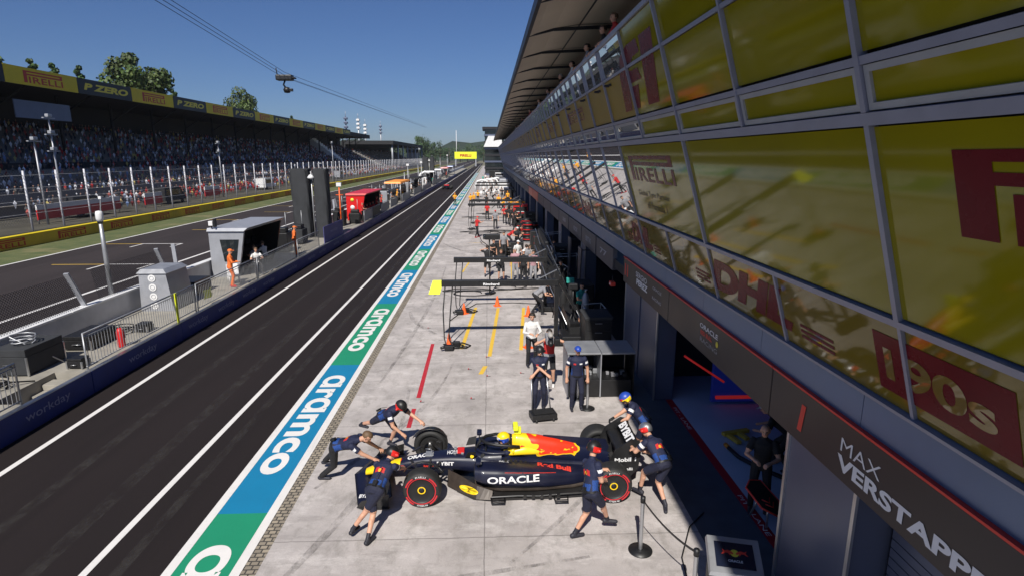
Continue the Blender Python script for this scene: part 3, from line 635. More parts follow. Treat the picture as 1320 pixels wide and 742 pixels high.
# fascia panels with red top line
ri=0
fpan=[]
def fasc(y0,y1,m='fascia',red=True):
    b=MB(); b.bbox(FX-.04,FX+.12,y0+.012,y1-.012,2.49,3.25,M[m],.012)
    o=loc(b,'fascia_panel')
    if red:
        b=MB(); b.box(FX-.055,FX+.02,y0+.012,y1-.012,3.253,3.282,M['logo_red']); q=b.build('red_trim',o)
    return o
fl=[-6,-1.5,3.1,8.25,13.5,18.3]
FP={}
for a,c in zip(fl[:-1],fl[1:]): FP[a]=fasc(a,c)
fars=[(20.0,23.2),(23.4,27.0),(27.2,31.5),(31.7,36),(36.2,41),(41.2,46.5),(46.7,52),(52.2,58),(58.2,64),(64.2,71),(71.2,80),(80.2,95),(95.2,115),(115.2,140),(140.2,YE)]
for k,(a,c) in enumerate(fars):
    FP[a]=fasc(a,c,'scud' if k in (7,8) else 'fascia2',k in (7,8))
XF=FX-.0525
def ftext(parent,items,m,name='lettering'):
    b=MB()
    for s,y,z,h,w_,kw in items: put_text(b,s,(XF+.006,y,z),(0,-1,0),(0,0,1),h,M[m],w=w_,**kw)
    q=b.build(name,parent); return q
XF=FX-.052
ftext(FP[3.1],[('MAX',6.42,2.87,.17,.74,dict(bold=-.005)),],'logo_white'); ftext(FP[3.1],[('VERSTAPPEN',6.46,2.62,.20,2.62,dict(bold=.035))],'logo_white')
ftext(FP[3.1],[('1',7.42,2.66,.40,.17,dict(bold=.05,shear=.15))],'logo_red')
ftext(FP[8.25],[('ORACLE',11.35,3.0,.10,.95,dict(bold=.02))],'logo_white'); ftext(FP[8.25],[('RED BULL',11.3,2.87,.09,.62,dict(bold=.03))],'logo_red'); ftext(FP[8.25],[('RACING',11.3,2.72,.09,.9,dict(bold=-.01))],'logo_grey')
b=MB(); b.lathe([(.0,0),(.06,0)],(XF+.004,10.42,2.91),M['logo_yel'],n=16,axis='x'); q=b.build('sun_emblem',FP[8.25])
ftext(FP[13.5],[('SERGIO',16.7,2.96,.15,1.2,dict(bold=.01))],'logo_white'); ftext(FP[13.5],[('PEREZ',16.6,2.74,.18,1.2,dict(bold=.05))],'logo_white')
ftext(FP[13.5],[('11',18.1,2.72,.38,.42,dict(bold=.05))],'logo_red'); ftext(FP[13.5],[('ORACLE',14.9,2.98,.08,.8,dict()),('RACING',14.9,2.72,.08,.8,dict())],'logo_grey')
for a,s in ((20.0,'77'),(23.4,'BOTTAS'),(27.2,'KICK'),(31.7,'SAUBER')):
    ftext(FP[a],[(s,a+2.4,2.75,.22,1.3,dict(bold=.02))],'logo_grey')
# pillars between the garages, inner doors
def pillar(y0,y1,parts=2):
    b=MB(); w_=(y1-y0)/parts
    b.bbox(FX+.03,FX+.55,y0+.01,y1-.01,0,2.485,M['pillar'],.02)
    for k in range(parts+1): b.box(FX+.0,FX+.035,y0+k*w_-.03,y0+k*w_+.03,0,2.485,M['alu'] if k==parts or k==0 else M['pillar'])
    return loc(b,'garage_pillar')
pillar(6.1,7.7,1); pillar(14.5,18.1)
y=26.2
while y<YE: pillar(y,y+1.2,1); y+=9.0
# garages: floors, threshold, back wall, ceiling
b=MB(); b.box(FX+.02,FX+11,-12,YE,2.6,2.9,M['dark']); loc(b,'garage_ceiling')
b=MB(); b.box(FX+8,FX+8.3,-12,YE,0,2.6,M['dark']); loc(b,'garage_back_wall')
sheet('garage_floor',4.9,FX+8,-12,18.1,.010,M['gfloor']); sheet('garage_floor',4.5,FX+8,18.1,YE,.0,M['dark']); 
b=MB(); b.quad((4.5,-12,.002),(4.72,-12,.002),(4.72,18.1,.002),(4.5,18.1,.002),M['threshold']); b.quad((4.72,-12,.002),(4.90,-12,.002),(4.90,18.1,.002),(4.72,18.1,.002),M['gred']); s=one('garage_threshold',None,None,b,kind='structure')
sheet('apron_edge',3.62,4.5,-12,18.1,.003,M['threshold'])
b=MB(); put_text(b,'PIT - LANE',(4.76,9.95,.006),(0,-1,0),(1,0,0),.085,M['logo_white'],w=1.25,bold=.0); put_text(b,'PIT - LANE',(4.76,14.0,.006),(0,-1,0),(1,0,0),.085,M['logo_white'],w=1.25,bold=.0); b.build('lettering',s)
b=MB(); b.quad((FX+.02,7.7,.003),(FX+.03,7.7,.003),(FX+.03,7.71,.003),(FX+.02,7.71,.003),M['dark']); 
# partition walls between garages
for yy in (6.9,16.3): 
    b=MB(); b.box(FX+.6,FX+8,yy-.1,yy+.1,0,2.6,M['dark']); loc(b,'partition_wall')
# roller door beyond the near pillar
b=MB()
for k in range(20): b.box(FX+.5,FX+.56,1.5,6.05,.02+k*.125,.02+k*.125+.112,M['pillar'])
loc(b,'roller_door')
# canopy roof
b=MB(); ys=[-12+i*5.2 for i in range(int((YE+12)/5.2)+1)]
prof=[(1.62,10.98),(1.9,11.1),(2.6,11.3),(3.6,11.45),(5.0,11.5),(6.5,11.4)]
for i in range(len(ys)-1):
    r=[[(x,ys[i]+.05,z) for x,z in prof],[(x,ys[i+1]-.05,z) for x,z in prof]]
    n=len(prof); vs=r[0]+r[1]; b.add(vs,[(k,k+1,n+k+1,n+k) for k in range(n-1)],M['canopy'])
cn=loc(b,'canopy_panels')
b=MB(); YY=ys[-1]
pr2=[(1.5,10.93),(1.63,10.95),(1.66,11.06),(1.95,11.18),(3.6,11.56),(6.6,11.56),(6.6,11.66),(1.5,11.3)]
b.loft([[(x,-12,z) for x,z in pr2],[(x,YY,z) for x,z in pr2]],M['canopyedge'],smooth=False)
for yv in ys: b.bar((1.6,yv,11.02),(2.6,yv,11.26),.10,.10,M['canopyedge']); b.bar((2.6,yv,11.26),(5.6,yv,11.42),.10,.12,M['canopyedge'])
loc(b,'canopy_frame',fixn=True)
b=MB(); b.box(5.6,5.9,-12,YE,8.2,11.5,M['dark']); b.box(3.35,5.6,-12,YE,8.0,8.1,M['stand']); loc(b,'balcony')
# lettering on the glass
def gtext(s,y,z,h,w_,m,name='window_lettering',**kw):
    b=MB(); up=V((-K,0,1)).normalized(); o=V((gx(z)-.006,y,z))
    if s=='PIRELLI_LOGO': pirelli(b,o,(0,-1,0),up,w_,h,M[m])
    elif s=='F1':
        def pl(P): b.add([o+V((0,-1,0))*x*w_+up*yv*h for x,yv in P],[tuple(range(len(P)))],M[m])
        pl([(0,0),(.2,0),(.27,.42),(.60,.42),(.56,.60),(.42,.60),(.33,.62),(.5,.78),(.68,.80),(.66,1),(.4,1),(.18,.9),(.06,.6)]); pl([(.24,0),(.42,0),(.50,.36),(.31,.36)]); pl([(.62,0),(.86,0),(1,1),(.73,1)])
    elif s=='DHL':
        for a in ((0,.62),(0,.47),(0,.32)): pass
        put_text(b,'DHL',o+V((0,-1,0))*w_*.18,(0,-1,0),up,h,M[m],w=w_*.62,bold=.06,shear=.3)
        for k in range(3):
            for (x0,x1) in ((0,.15),(.84,1.0)):
                q=o+up*(h*(.02+k*.13)); u=V((0,-1,0)); b.add([q+u*x0*w_,q+u*x1*w_,q+u*x1*w_+up*h*.07,q+u*x0*w_+up*h*.07],[(0,1,2,3)],M[m])
    elif s=='BOX':
        u=V((0,-1,0)); b.add([o,o+u*w_,o+u*w_+up*h,o+up*h],[(0,1,2,3)],M[m]); put_text(b,'190s',o+u*w_*.08+up*h*.22-V((.003,0,0)),u,up,h*.55,M['filmyel'],w=w_*.8,bold=.03)
    else: put_text(b,s,o,(0,-1,0),up,h,M[m],w=w_,**kw)
    return loc(b,name)
gtext('PIRELLI_LOGO',15.15,5.82,.62,3.55,'filmred'); gtext('Global Tyre Partner',14.9,5.42,.17,2.6,'filmink',bold=0); gtext('of Formula 1',14.3,5.16,.17,1.6,'filmink',bold=0)
gtext('PIRELLI_LOGO',4.45,5.78,.70,4.2,'filmred')
gtext('F1',14.2,7.42,1.30,3.2,'filmred')
gtext('DHL',11.6,3.98,.62,4.9,'filmred'); gtext('DHL',17.6,3.98,.62,3.4,'filmred'); gtext('BOX',5.85,3.95,.68,1.75,'filmred')
for k in range(6): gtext('PIRELLI_LOGO',23.5+k*8.2,7.6,.42,3.6,'filmred')
for k in range(5): gtext('DHL',27+k*9,3.98,.6,4.0,'filmred')
# far control tower at the end of the building
b=MB(); t=thing('control_tower','dark multi storey control tower closing the far end of the pit building','tower',(-.5,205,0))
for k in range(7):
    b.box(-1.0-.0*k,6,0,14,k*2.2,k*2.2+.6,M['dark'] if k%2 else M['pillar']); b.box(-.8,5.8,.3,13.7,k*2.2+.6,k*2.2+2.2,M['glassdark'])
b.build('storeys',t); b=MB(); b.box(-1.6,6.5,-1,15,15.4,16.2,M['dark']); b.build('roof',t); b=MB(); b.hexa([(-1.2,-1.5,9.6),(5,-1.5,9.6),(5,-.05,9.6),(-1.2,-.05,9.6),(.4,-1.5,13.2),(5,-1.5,13.2),(5,-.05,13.2),(.4,-.05,13.2)],M['white']); b.build('white_panel',t)
# ------------------------------------------------------------------ pit wall: blue barrier, platform, guard rails
PX0,PX1=-13.7,-11.0; PZ=.62
YN=15.6
b=MB(); b.box(PX0,PX1-.12,YN,300,0,PZ-.003,M['plat']); b.box(PX0,PX1-.12,Y0,13.45,0,PZ-.003,M['plat']); b.box(PX0,PX1-1.0,13.45,YN,0,PZ-.003,M['plat'])
s=one('pit_wall_platform',None,None,b,kind='structure')
for k in range(4):
    pass
t=thing('access_steps','pale concrete steps cut into the platform at the gap in the blue barrier','steps',(-11.5,14.1,0))
for k in range(3):
    b=MB(); b.bbox(-.5+k*0+.02,.42,1.38-.42*(3-k)-.0,1.38,.0+.155*k+.002,.155*(k+1),M['plat'],.01); b.build('step',t)
# blue advertising barrier blocks
def barrier(y0,y1,label,m='navy',words='workday',n=1):
    t=thing('advertising_barrier',label,'barrier',(PX1,(y0+y1)/2,0),group='advertising barrier along the pit lane'); L=(y1-y0)/2
    b=MB(); b.bbox(-.12,0,-L+.01,L-.01,0,PZ+.02,M[m],.015); b.build('panel',t)
    b=MB(); b.box(-.13,.012,-L+.01,L-.01,PZ+.022,PZ+.045,M['alu']); b.build('top_trim',t)
    b=MB()
    for k in range(n):
        put_text(b,words,(.006,-L+(k+.5)*(2*L/n)-.75,.20),(0,1,0),(0,0,1),.27,M['logo_dim'],w=1.5,bold=.0)
    b.build('lettering',t)
seg=[(Y0,-6),(-6,3),(3,9),(9,YN-.02)]
for k,(a,c) in enumerate(seg): barrier(a,c,['navy barrier panel nearest the camera at the lower left','second navy barrier panel at the lower left','third navy barrier panel at the lower left','navy barrier panel in front of the steps at the platform gap'][k],n=max(1,int((c-a)/2.9)))
names=['navy workday barrier just beyond the platform steps','navy workday barrier below the first guard rail','navy workday barrier in front of the grey control cabinet','navy workday barrier below the orange marshal at the rail','navy workday barrier in front of the white pit wall stand','navy barrier below the second orange marshal','navy barrier in front of the black shrouded tower','violet barrier below the red pit wall stand','grey blue barrier just past the red stand','grey blue barrier below the orange roofed stand','distant grey blue barrier past the orange stand','farther grey blue barrier below the white stands','farthest grey blue barrier at the end of the pit wall']
ed=[YN,20.4,25.2,30,34.8,39.6,44.4,52,60,70,82,100,130,200]
for k,(a,c) in enumerate(zip(ed[:-1],ed[1:])): barrier(a,c,names[k],'navy' if k<6 else 'navy2','workday' if k<7 else 'workday',max(1,int((c-a)/2.4)))
# race side wall with white top
t=thing('pit_wall','long white topped concrete pit wall between the platform and the race track','wall',(-13.8,0,0))
def wl_(b,n,p=t): 
    o=b.build(n,p); o.matrix_parent_inverse=Matrix.Translation(-V((-13.8,0,0))); return o
b=MB(); b.box(-13.98,-13.705,Y0,330,0,1.38,M['offwhite']); wl_(b,'wall_body')
b=MB()
y=Y0
while y<330: b.bbox(-14.0,-13.68,y+.01,y+3.99,1.383,1.45,M['white'],.012); y+=4
wl_(b,'coping')
# guard rail with vertical bars
def guard(y0,y1,label,h=1.05,infill='bars'):
    t=thing('guard_rail',label,'railing',(PX1-.18,(y0+y1)/2,PZ),group='grey guard rails on the pit wall platform'); L=(y1-y0)/2
    b=MB(); b.tube([(0,-L+.03,0),(0,-L+.03,h),(0,L-.03,h),(0,L-.03,0)],.028,M['galv'],n=8); b.tube([(0,-L,.12),(0,L,.12)],.018,M['galv'],n=6); b.tube([(0,-L+.03,h-.09),(0,L-.03,h-.09)],.012,M['galv'],n=6); b.build('frame',t)
    if infill=='bars':
        b=MB(); n=int(2*L/.13)
        for k in range(1,n): y=-L+k*2*L/n; b.tube([(0,y,.12),(0,y,h-.09)],.009,M['galv'],n=4,cap=False)
        b.build('bars',t)
    else:
        b=MB(); b.box(-.01,.0,-L+.06,L-.06,.14,h-.1,M[infill]); b.build('infill_panel',t)
    for y in (-L+.03,L-.03):
        b=MB(); b.box(-.06,.04,y-.05,y+.05,.0,.012,M['galv']); b.build('foot_plate',t)
guard(YN+.1,21.9,'grey barred guard rail nearest the camera with red extinguisher behind'); guard(22.0,27.9,'grey barred guard rail with the orange marshal leaning over it'); guard(28.0,33.6,'grey barred guard rail in front of the white pit wall stand')
guard(34.0,38.4,'grey guard rail beside the second orange marshal',infill='net'); guard(52.6,56.2,'guard rail with pale infill board below the red stand',infill='lgrey'); guard(56.4,60.4,'guard rail with dark board below the red stand',infill='black'); guard(61,66,'guard rail with pale infill board past the red stand',infill='lgrey'); guard(67,72,'second pale boarded guard rail past the red stand',infill='lgrey')
guard(76,84,'guard rail with pale board in front of the orange roofed stand',infill='lgrey'); guard(88,98,'distant guard rail with pale board',infill='lgrey'); guard(100,115,'farther guard rail with pale board',infill='lgrey'); guard(118,140,'farthest guard rail with pale board',infill='lgrey')
guard(9.6,13.4,'barred guard rail at the lower left edge beside the platform')
# banner on the rail
t=thing('rail_banner','violet blue banner board hung on the rail right of the shrouded tower','banner',(PX1-.16,42.2,PZ)); b=MB(); b.bbox(-.03,.0,-2.6,2.6,.02,1.15,M['navy2'],.01); b.build('board',t); b=MB(); put_text(b,'workday',(.004,-1.0,.5),(0,1,0),(0,0,1),.3,M['logo_dim'],w=2.0); b.build('lettering',t)
# leaning fence posts on the pit wall with mesh between them
fencet=thing('debris_fence','debris fence of leaning grey posts and wire mesh along the top of the pit wall','fence',(-13.84,0,1.45))
def wf(b,n):
    o=b.build(n,fencet); o.matrix_parent_inverse=Matrix.Translation(-V((-13.84,0,1.45))); return o
pp=[19.9,25.9,25.2,37.0,38.0,46,47,53.0,54.2,60,61,66,67,70,71,73,74,78,79,85,87,90,93,97,101,106,112,119,127]
for k,y in enumerate(pp):
    ln=(-.35 if k%2==0 else .06)
    b=MB(); b.bar((-13.84,y,1.3),(-13.84-.1,y+ln*1.6,2.65),.16,.07,M['lgrey'],up=(0,1,0)); wf(b,'post')
for (a,c) in ((10,15),(15.2,19.6),(20.6,24.8),(62,74),(78,100),(102,130)):
    b=MB(); b.quad((-13.86,a,1.45),(-13.86,c,1.45),(-14.0,c,2.55),(-14.0,a,2.55),M['dnet' if a<30 else 'net']); wf(b,'mesh_panel')
# lamp post with camera dome
t=thing('camera_post','tall grey post with white camera dome standing on the pit wall','post',(-14.05,21.6,.0))
b=MB(); b.tube([(0,0,0),(0,0,3.1),(0,0,4.15)],[.085,.075,.06],M['galv'],n=12); b.build('pole',t)
b=MB(); b.lathe([(0,4.5),(.10,4.48),(.125,4.38),(.125,4.22),(.10,4.12),(0,4.1)],(.0,0,0),M['white'],n=16); b.build('dome_housing',t); b=MB(); b.lathe([(.0,4.0),(.06,4.02),(.10,4.1),(.1,4.12)],(0,0,0),M['glassdark'],n=16); b.build('dome_glass',t)
b=MB(); b.tube([(0,.05,4.2),(0,.2,4.9),(0,.2,5.0)],.02,M['galv']); b.box(-.05,.05,.15,.25,4.9,5.0,M['white']); b.build('aerial',t)
b=MB(); b.bbox(-.02,.30,-.2,.2,1.1,1.34,M['black'],.02); b.build('junction_box',t)
# control cabinet
t=thing('control_cabinet','tall grey cabinet with four white round emblems on its end beside the pit wall','cabinet',(-12.75,22.9,PZ))
b=MB(); b.hexa([(-.62,-.75,0),(.62,-.75,0),(.62,.85,0),(-.62,.85,0),(-.58,-.7,1.45),(.42,-.7,1.45),(.42,.85,1.45),(-.58,.85,1.45)],M['lgrey']); b.build('body',t,fixn=True); b=MB(); b.hexa([(-.64,-.76,1.453),(.48,-.76,1.453),(.48,.9,1.453),(-.64,.9,1.453),(-.55,-.6,1.60),(.3,-.6,1.60),(.3,.8,1.60),(-.55,.8,1.60)],M['galv']); b.build('lid',t,fixn=True)
for k in range(4): 
    b=MB(); b.lathe([(0,0),(.14,0),(.14,.006),(0,.006)],(-.1,-.745+.04*(k+.5)/4-.022,.22+.35*k),M['white'],n=20,axis='y',smooth=False); q=b.build('round_emblem',t)
    b=MB(); b.lathe([(.07,0),(.085,0),(.085,.004),(.07,.004)],(-.1,-.745+.04*(k+.5)/4-.03,.22+.35*k),M['lgrey'],n=14,axis='y',smooth=False); b.build('emblem_ring',q)
# cases, boxes, bits on the platform
def crate(name,label,cat,x,y,z,sx,sy,sz,m,group=None,rz=0,lid=True,trim='alu'):
    t=thing(name,label,cat,(x,y,z),rz,group); b=MB(); b.bbox(-sx/2,sx/2,-sy/2,sy/2,.03,sz*.72,M[m],.015); b.build('body',t)
    b=MB(); b.bbox(-sx/2-.005,sx/2+.005,-sy/2-.005,sy/2+.005,sz*.72+.004,sz,M[m],.02); b.build('lid',t)
    b=MB()
    for sxx in (-1,1):
        for syy in (-1,1): b.box(sxx*sx/2-.02,sxx*sx/2+.02,syy*sy/2-.02,syy*sy/2+.02,.02,sz*.7,M[trim])
    b.build('corner_trim',t)
    b=MB(); b.tube([(-sx*.15,-sy/2-.01,sz*.4),(-sx*.15,-sy/2-.05,sz*.45),(sx*.15,-sy/2-.05,sz*.45),(sx*.15,-sy/2-.01,sz*.4)],.012,M['alu'],n=6); b.build('handle',t)
    return t
crate('equipment_case','large black case with pale stickers beside the end of the guard rail','case',-12.9,16.0,PZ,.9,1.4,.75,'cloth'); crate('equipment_case','flat black case lying on the platform behind the first rail','case',-12.6,18.1,PZ,.8,1.3,.45,'black'); crate('equipment_case','black case in the shade at the lower left edge','case',-13.1,13.6,PZ,.8,.9,.7,'cloth',rz=.3); crate('equipment_case','second black case at the lower left edge nearer the corner','case',-13.0,12.2,PZ,.9,1.2,.85,'cloth',rz=-.15)
crate('equipment_case','small black box on the platform by the steps','case',-11.6,16.0,PZ,.4,.35,.3,'black'); crate('equipment_case','black case between the grey cabinet and the white stand','case',-12.95,25.3,PZ,.9,1.4,.6,'black'); crate('equipment_case','small black box on the platform left of the grey cabinet','case',-11.75,19.5,PZ,.35,.4,.3,'black')
t=thing('fire_extinguisher','red fire extinguisher standing behind the nearest guard rail','extinguisher',(-11.5,17.8,PZ)); b=MB(); b.lathe([(0,0),(.10,0),(.11,.04),(.11,.5),(.06,.6),(.03,.62),(0,.62)],(0,0,0),M['red'],n=16); b.build('cylinder',t); b=MB(); b.tube([(0,0,.62),(0,0,.7),(.06,0,.74)],.02,M['black']); b.tube([(.05,0,.68),(.15,0,.55),(.14,0,.3)],.012,M['black']); b.build('hose',t)
t=thing('height_marker','fluorescent yellow upright strap on the guard rail','marker',(PX1-.1,20.4,0)); b=MB(); b.box(-.0,.03,-.06,.06,PZ+.05,PZ+1.1,M['lemon']); b.build('strap',t)
t=thing('rail_cloth','lime green cloth hanging on the guard rail beside the cabinet','cloth',(PX1-.3,23.2,PZ+.25)); b=MB(); b.loft([[(-.02+.02*math.sin(k*1.3+j),-.35+k*.1,.0+.12*j+.02*math.sin(k)) for k in range(8)] for j in range(4)],M['lemon'],cap=False,closed=False); o=b.build('fabric',t)
# white plastic chair
t=thing('plastic_chair','white plastic chair at the open side of the white stand','chair',(-11.9,27.0,PZ),R(30)); b=MB(); b.bbox(-.25,.25,-.25,.25,.42,.46,M['white'],.015); b.build('seat',t); b=MB(); b.loft([[(-.25+.5*k/6,.25+.05*math.sin(k/6*3.14)+.12*j/4,.46+.42*j/4) for k in range(7)] for j in range(5)],M['white'],cap=False,closed=False); b.build('backrest',t)
for sx_ in (-1,1):
    for sy_ in (-1,1): b=MB(); b.tube([(sx_*.2,sy_*.2,.42),(sx_*.25,sy_*.25,0)],.022,M['white'],n=6); b.build('leg',t)
# ------------------------------------------------------------------ pit wall stands
def pitstand(x,y,L,W,H,m,mroof,label,window=True,group='pit wall stands',z=PZ,emb=None):
    t=thing('pit_wall_stand',label,'pit stand',(x,y,z),0,group)
    for ya,yb,mm in ((0,.14,m),(L-.14,L,'black')):
        b=MB(); b.prism([(-W*.5,0),(W*.12,0),(W*.32,H*.32),(W*.5,H),(-W*.5,H)],ya,yb,M[mm],lambda px_,pz,yy:(px_,yy,pz)); b.build('end_wall',t,fixn=True)
    if window: b=MB(); b.prism([(-W*.12,H*.34),(W*.22,H*.34),(W*.34,H*.82),(-W*.20,H*.82)],-.012,-.004,M['glassdark'],lambda px_,pz,yy:(px_,yy,pz)); b.build('side_window',t,fixn=True)
    b=MB(); b.box(-W*.5,-W*.5+.08,.15,L-.15,0,H*.98,M['mblack']); b.build('back_wall',t)
    b=MB(); b.hexa([(-W*.52,-.1,H+.003),(W*.52,-.1,H+.003),(W*.52,L+.1,H+.003),(-W*.52,L+.1,H+.003),(-W*.5,-.05,H+.16),(W*.62,-.05,H+.16),(W*.62,L+.05,H+.16),(-W*.5,L+.05,H+.16)],M[mroof]); b.build('roof',t,fixn=True)
    b=MB(); b.bbox(-W*.42,-W*.05,.3,L-.3,.9,.98,M['dark'],.02); b.build('desk',t)
    n=max(3,int(L/.8))
    for k in range(n):
        yy=.45+k*(L-.9)/max(1,n-1); b=MB(); b.bbox(-W*.38,-W*.33,yy-.24,yy+.24,1.1,1.42,M['screen'],.01); b.build('monitor',t)
    for k in range(n-1):
        yy=.8+k*(L-1.2)/max(1,n-1); b=MB(); b.bbox(W*.02,W*.3,yy-.18,yy+.18,.62,.68,M['black'],.015); b.tube([(W*.16,yy,0),(W*.16,yy,.62)],.03,M['black']); b.build('stool',t)
    if emb:
        b=MB(); b.lathe([(0,0),(.16,0),(.16,.006),(0,.006)],(-W*.18,-.02,H*.82),M['logo_yel'],n=14,axis='y'); b.lathe([(0,0),(.2,0),(.2,.006),(0,.006)],(-W*.18,-.02,H*.52),M['logo_white'],n=14,axis='y'); b.build('emblem',t)
    return t
pitstand(-12.75,28.6,5.2,1.7,2.25,'lgrey','lgrey','light grey pit wall stand with tinted side window behind the marshals')
pitstand(-12.3,54.6,8.0,1.7,2.3,'scud','scud','bright red pit wall stand with yellow and white emblems',window=False,emb=True)
b=MB(); 
t=thing('monitor_post','small white camera on a dark bracket at the corner of the light grey stand roof','camera',(-13.35,28.5,PZ+2.42)); b=MB(); b.bbox(-.1,.1,-.12,.1,.12,.34,M['white'],.02); b.build('housing',t); b=MB(); b.tube([(0,0,0),(0,0,.13)],.03,M['black']); b.box(.12,.2,-.1,.12,.05,.45,M['black']); b.build('bracket',t)
def canopy_stand(x,y,L,W,H,m,label,emb=False):
    t=thing('canopied_stand',label,'pit stand',(x,y,PZ),0,'pit wall stands')
    b=MB(); b.hexa([(-W/2,0,H),(W/2,0,H),(W/2,L,H),(-W/2,L,H),(-W/2+.1,.1,H+.22),(W/2-.1,.1,H+.22),(W/2-.1,L-.1,H+.22),(-W/2+.1,L-.1,H+.22)],M[m]); b.build('roof',t,fixn=True)
    for sx_ in (-1,1):
        for yy in (.15,L-.15): b=MB(); b.tube([(sx_*(W/2-.1),yy,0),(sx_*(W/2-.1),yy,H)],.05,M['galv']); b.build('post',t)
    b=MB(); b.bbox(-W*.35,-.05,.4,L-.4,.85,.95,M['black'],.02); b.bbox(-W*.3,-W*.2,.5,L-.5,1.05,1.5,M['screen'],.02); b.build('desk',t)
canopy_stand(-12.5,77,9,2.2,2.35,'papaya','orange roofed pit wall stand beyond the red one')
canopy_stand(-12.5,98,7,2.0,2.2,'mblack','dark roofed pit wall stand beyond the orange one')
canopy_stand(-12.4,124,7,2.0,2.6,'white','white roofed pit wall stand far along the pit wall'); canopy_stand(-12.4,142,7,2.0,2.6,'white','second white roofed pit wall stand far along the pit wall'); canopy_stand(-12.4,165,9,2.0,2.6,'scud','small distant red and white pit wall stand'); canopy_stand(-12.4,190,9,2.0,2.6,'pillar','farthest dark pit wall stand')
# white arch by the far stand
t=thing('white_arch','white curved arch frame on the pit wall far beyond the orange stand','arch',(-12.0,112,PZ)); b=MB(); b.tube([(-1.1,0,0),(-1.2,0,1.6),(-.8,0,2.6),(0,0,3.0),(.8,0,2.7)],.22,M['white'],n=10); b.build('frame',t)
# shrouded towers
def tower(x,y,W,H,label,z=PZ):
    t=thing('shrouded_tower',label,'tower',(x,y,z))
    def cl(x0,x1,nm):
        b=MB(); rings=[]
        n=40
        for j in range(15):
            h=H*j/14; r=[]
            for k in range(n):
                a=2*math.pi*k/n; cx=(x0+x1)/2; hw=(x1-x0)/2*(1+.07*(j/14)); sq=lambda v: math.copysign(abs(v)**.35,v)
                rr=1+.05*math.sin(k*2.9+math.sin(j*.5)*1.5)+.03*math.sin(k*1.1+j*.8)
                r.append((cx+hw*sq(math.cos(a))*rr,.5*sq(math.sin(a))*rr,h+(.05*math.sin(k*1.7) if j in(0,14) else 0)))
            rings.append(r)
        b.loft(rings,M['cloth']); b.build(nm,t)
    cl(-W/2,-W*.02,'black_cover'); cl(W*.14,W/2,'black_cover')
    b=MB(); b.tube([(W*.06,-.2,0),(W*.06,-.2,H*.97)],.05,M['galv']); b.tube([(-W*.4,0,H),(-W*.4,0,H+.35)],.03,M['galv']); b.tube([(W*.25,0,H),(W*.25,0,H+.4),(W*.4,0,H+.4)],.03,M['galv']); b.build('pole',t)
    b=MB(); b.lathe([(0,0),(.2,.02),(.25,.12),(.1,.3),(0,.32)],(W*.08,-.45,H*.86),M['white'],n=12); b.build('round_light',t)
tower(-12.9,43.2,2.5,4.9,'tall twin column tower wrapped in black cloth on the pit wall'); tower(-12.9,128,2.4,5.6,'distant twin column tower wrapped in black cloth')
# orange barrier tape pole, thin masts along the wall
def mast(x,y,z,h,label,m='galv',top=True,g='thin masts along the pit wall'):
    t=thing('mast',label,'mast',(x,y,z),0,g); b=MB(); b.tube([(0,0,0),(0,0,h)],[.07,.045],M[m],n=8); b.build('pole',t)
    if top: b=MB(); b.bbox(-.2,.2,-.12,.12,h,h+.3,M['white'],.03); b.tube([(-.3,0,h*.8),(.3,0,h*.8)],.03,M[m]); b.build('head',t)
for k,(y,h,nm) in enumerate(((48.5,3.4,'orange and grey mast right of the shrouded tower'),(86,3.6,'thin grey mast past the orange stand'),(90,4.4,'second thin grey mast past the orange stand'),(103,4.4,'grey mast before the distant shrouded tower'),(108,4.6,'tall grey mast before the distant shrouded tower'),(150,5.5,'grey mast beyond the distant shrouded tower'),(176,6,'farthest grey mast on the pit wall'))):
    mast(-12.2,y,PZ,h,nm,'cone' if k==0 else 'galv',top=(k%2==0))
# ------------------------------------------------------------------ yellow wall, catch fence
t=thing('track_wall','low yellow wall with red lettering along the far side of the race track','wall',(-33.7,0,0))
def wy(b,n,p=t):
    o=b.build(n,p)
    if p is t: o.matrix_parent_inverse=Matrix.Translation(-V((-33.7,0,0)))
    return o
b=MB(); b.box(-34.1,-33.60,18,420,0,.84,M['piryellow']); wy(b,'wall_body'); b=MB(); b.box(-34.12,-33.585,18,420,.843,.88,M['yellow']); wy(b,'top_edge')
b=MB()
y=27.0
while y<300: pirelli(b,(-33.594,y,.14),(0,1,0),(0,0,1),3.2,.58,M['pirred']); y+=6.5
wy(b,'lettering')
t=thing('catch_fence','tall catch fence of pale steel posts and wire between the track and the grandstand','fence',(-40.3,0,0)); 
def wc(b,n):
    o=b.build(n,t); o.matrix_parent_inverse=Matrix.Translation(-V((-40.3,0,0))); return o
y=49.0; k=0
while k<86:
    b=MB(); b.tube([(-40.3,y,0),(-40.3,y,5.2)],.085,M['fpost'],n=6); wc(b,'post'); y+=3.9; k+=1
b=MB(); b.quad((-40.3,45,.6),(-40.3,y,.6),(-40.3,y,5.2),(-40.3,45,5.2),M['net']); wc(b,'mesh')
b=MB()
for z in (1.5,2.6,3.7,4.8): b.tube([(-40.3,45,z),(-40.3,y,z)],.02,M['galv'],n=4)
wc(b,'cables')
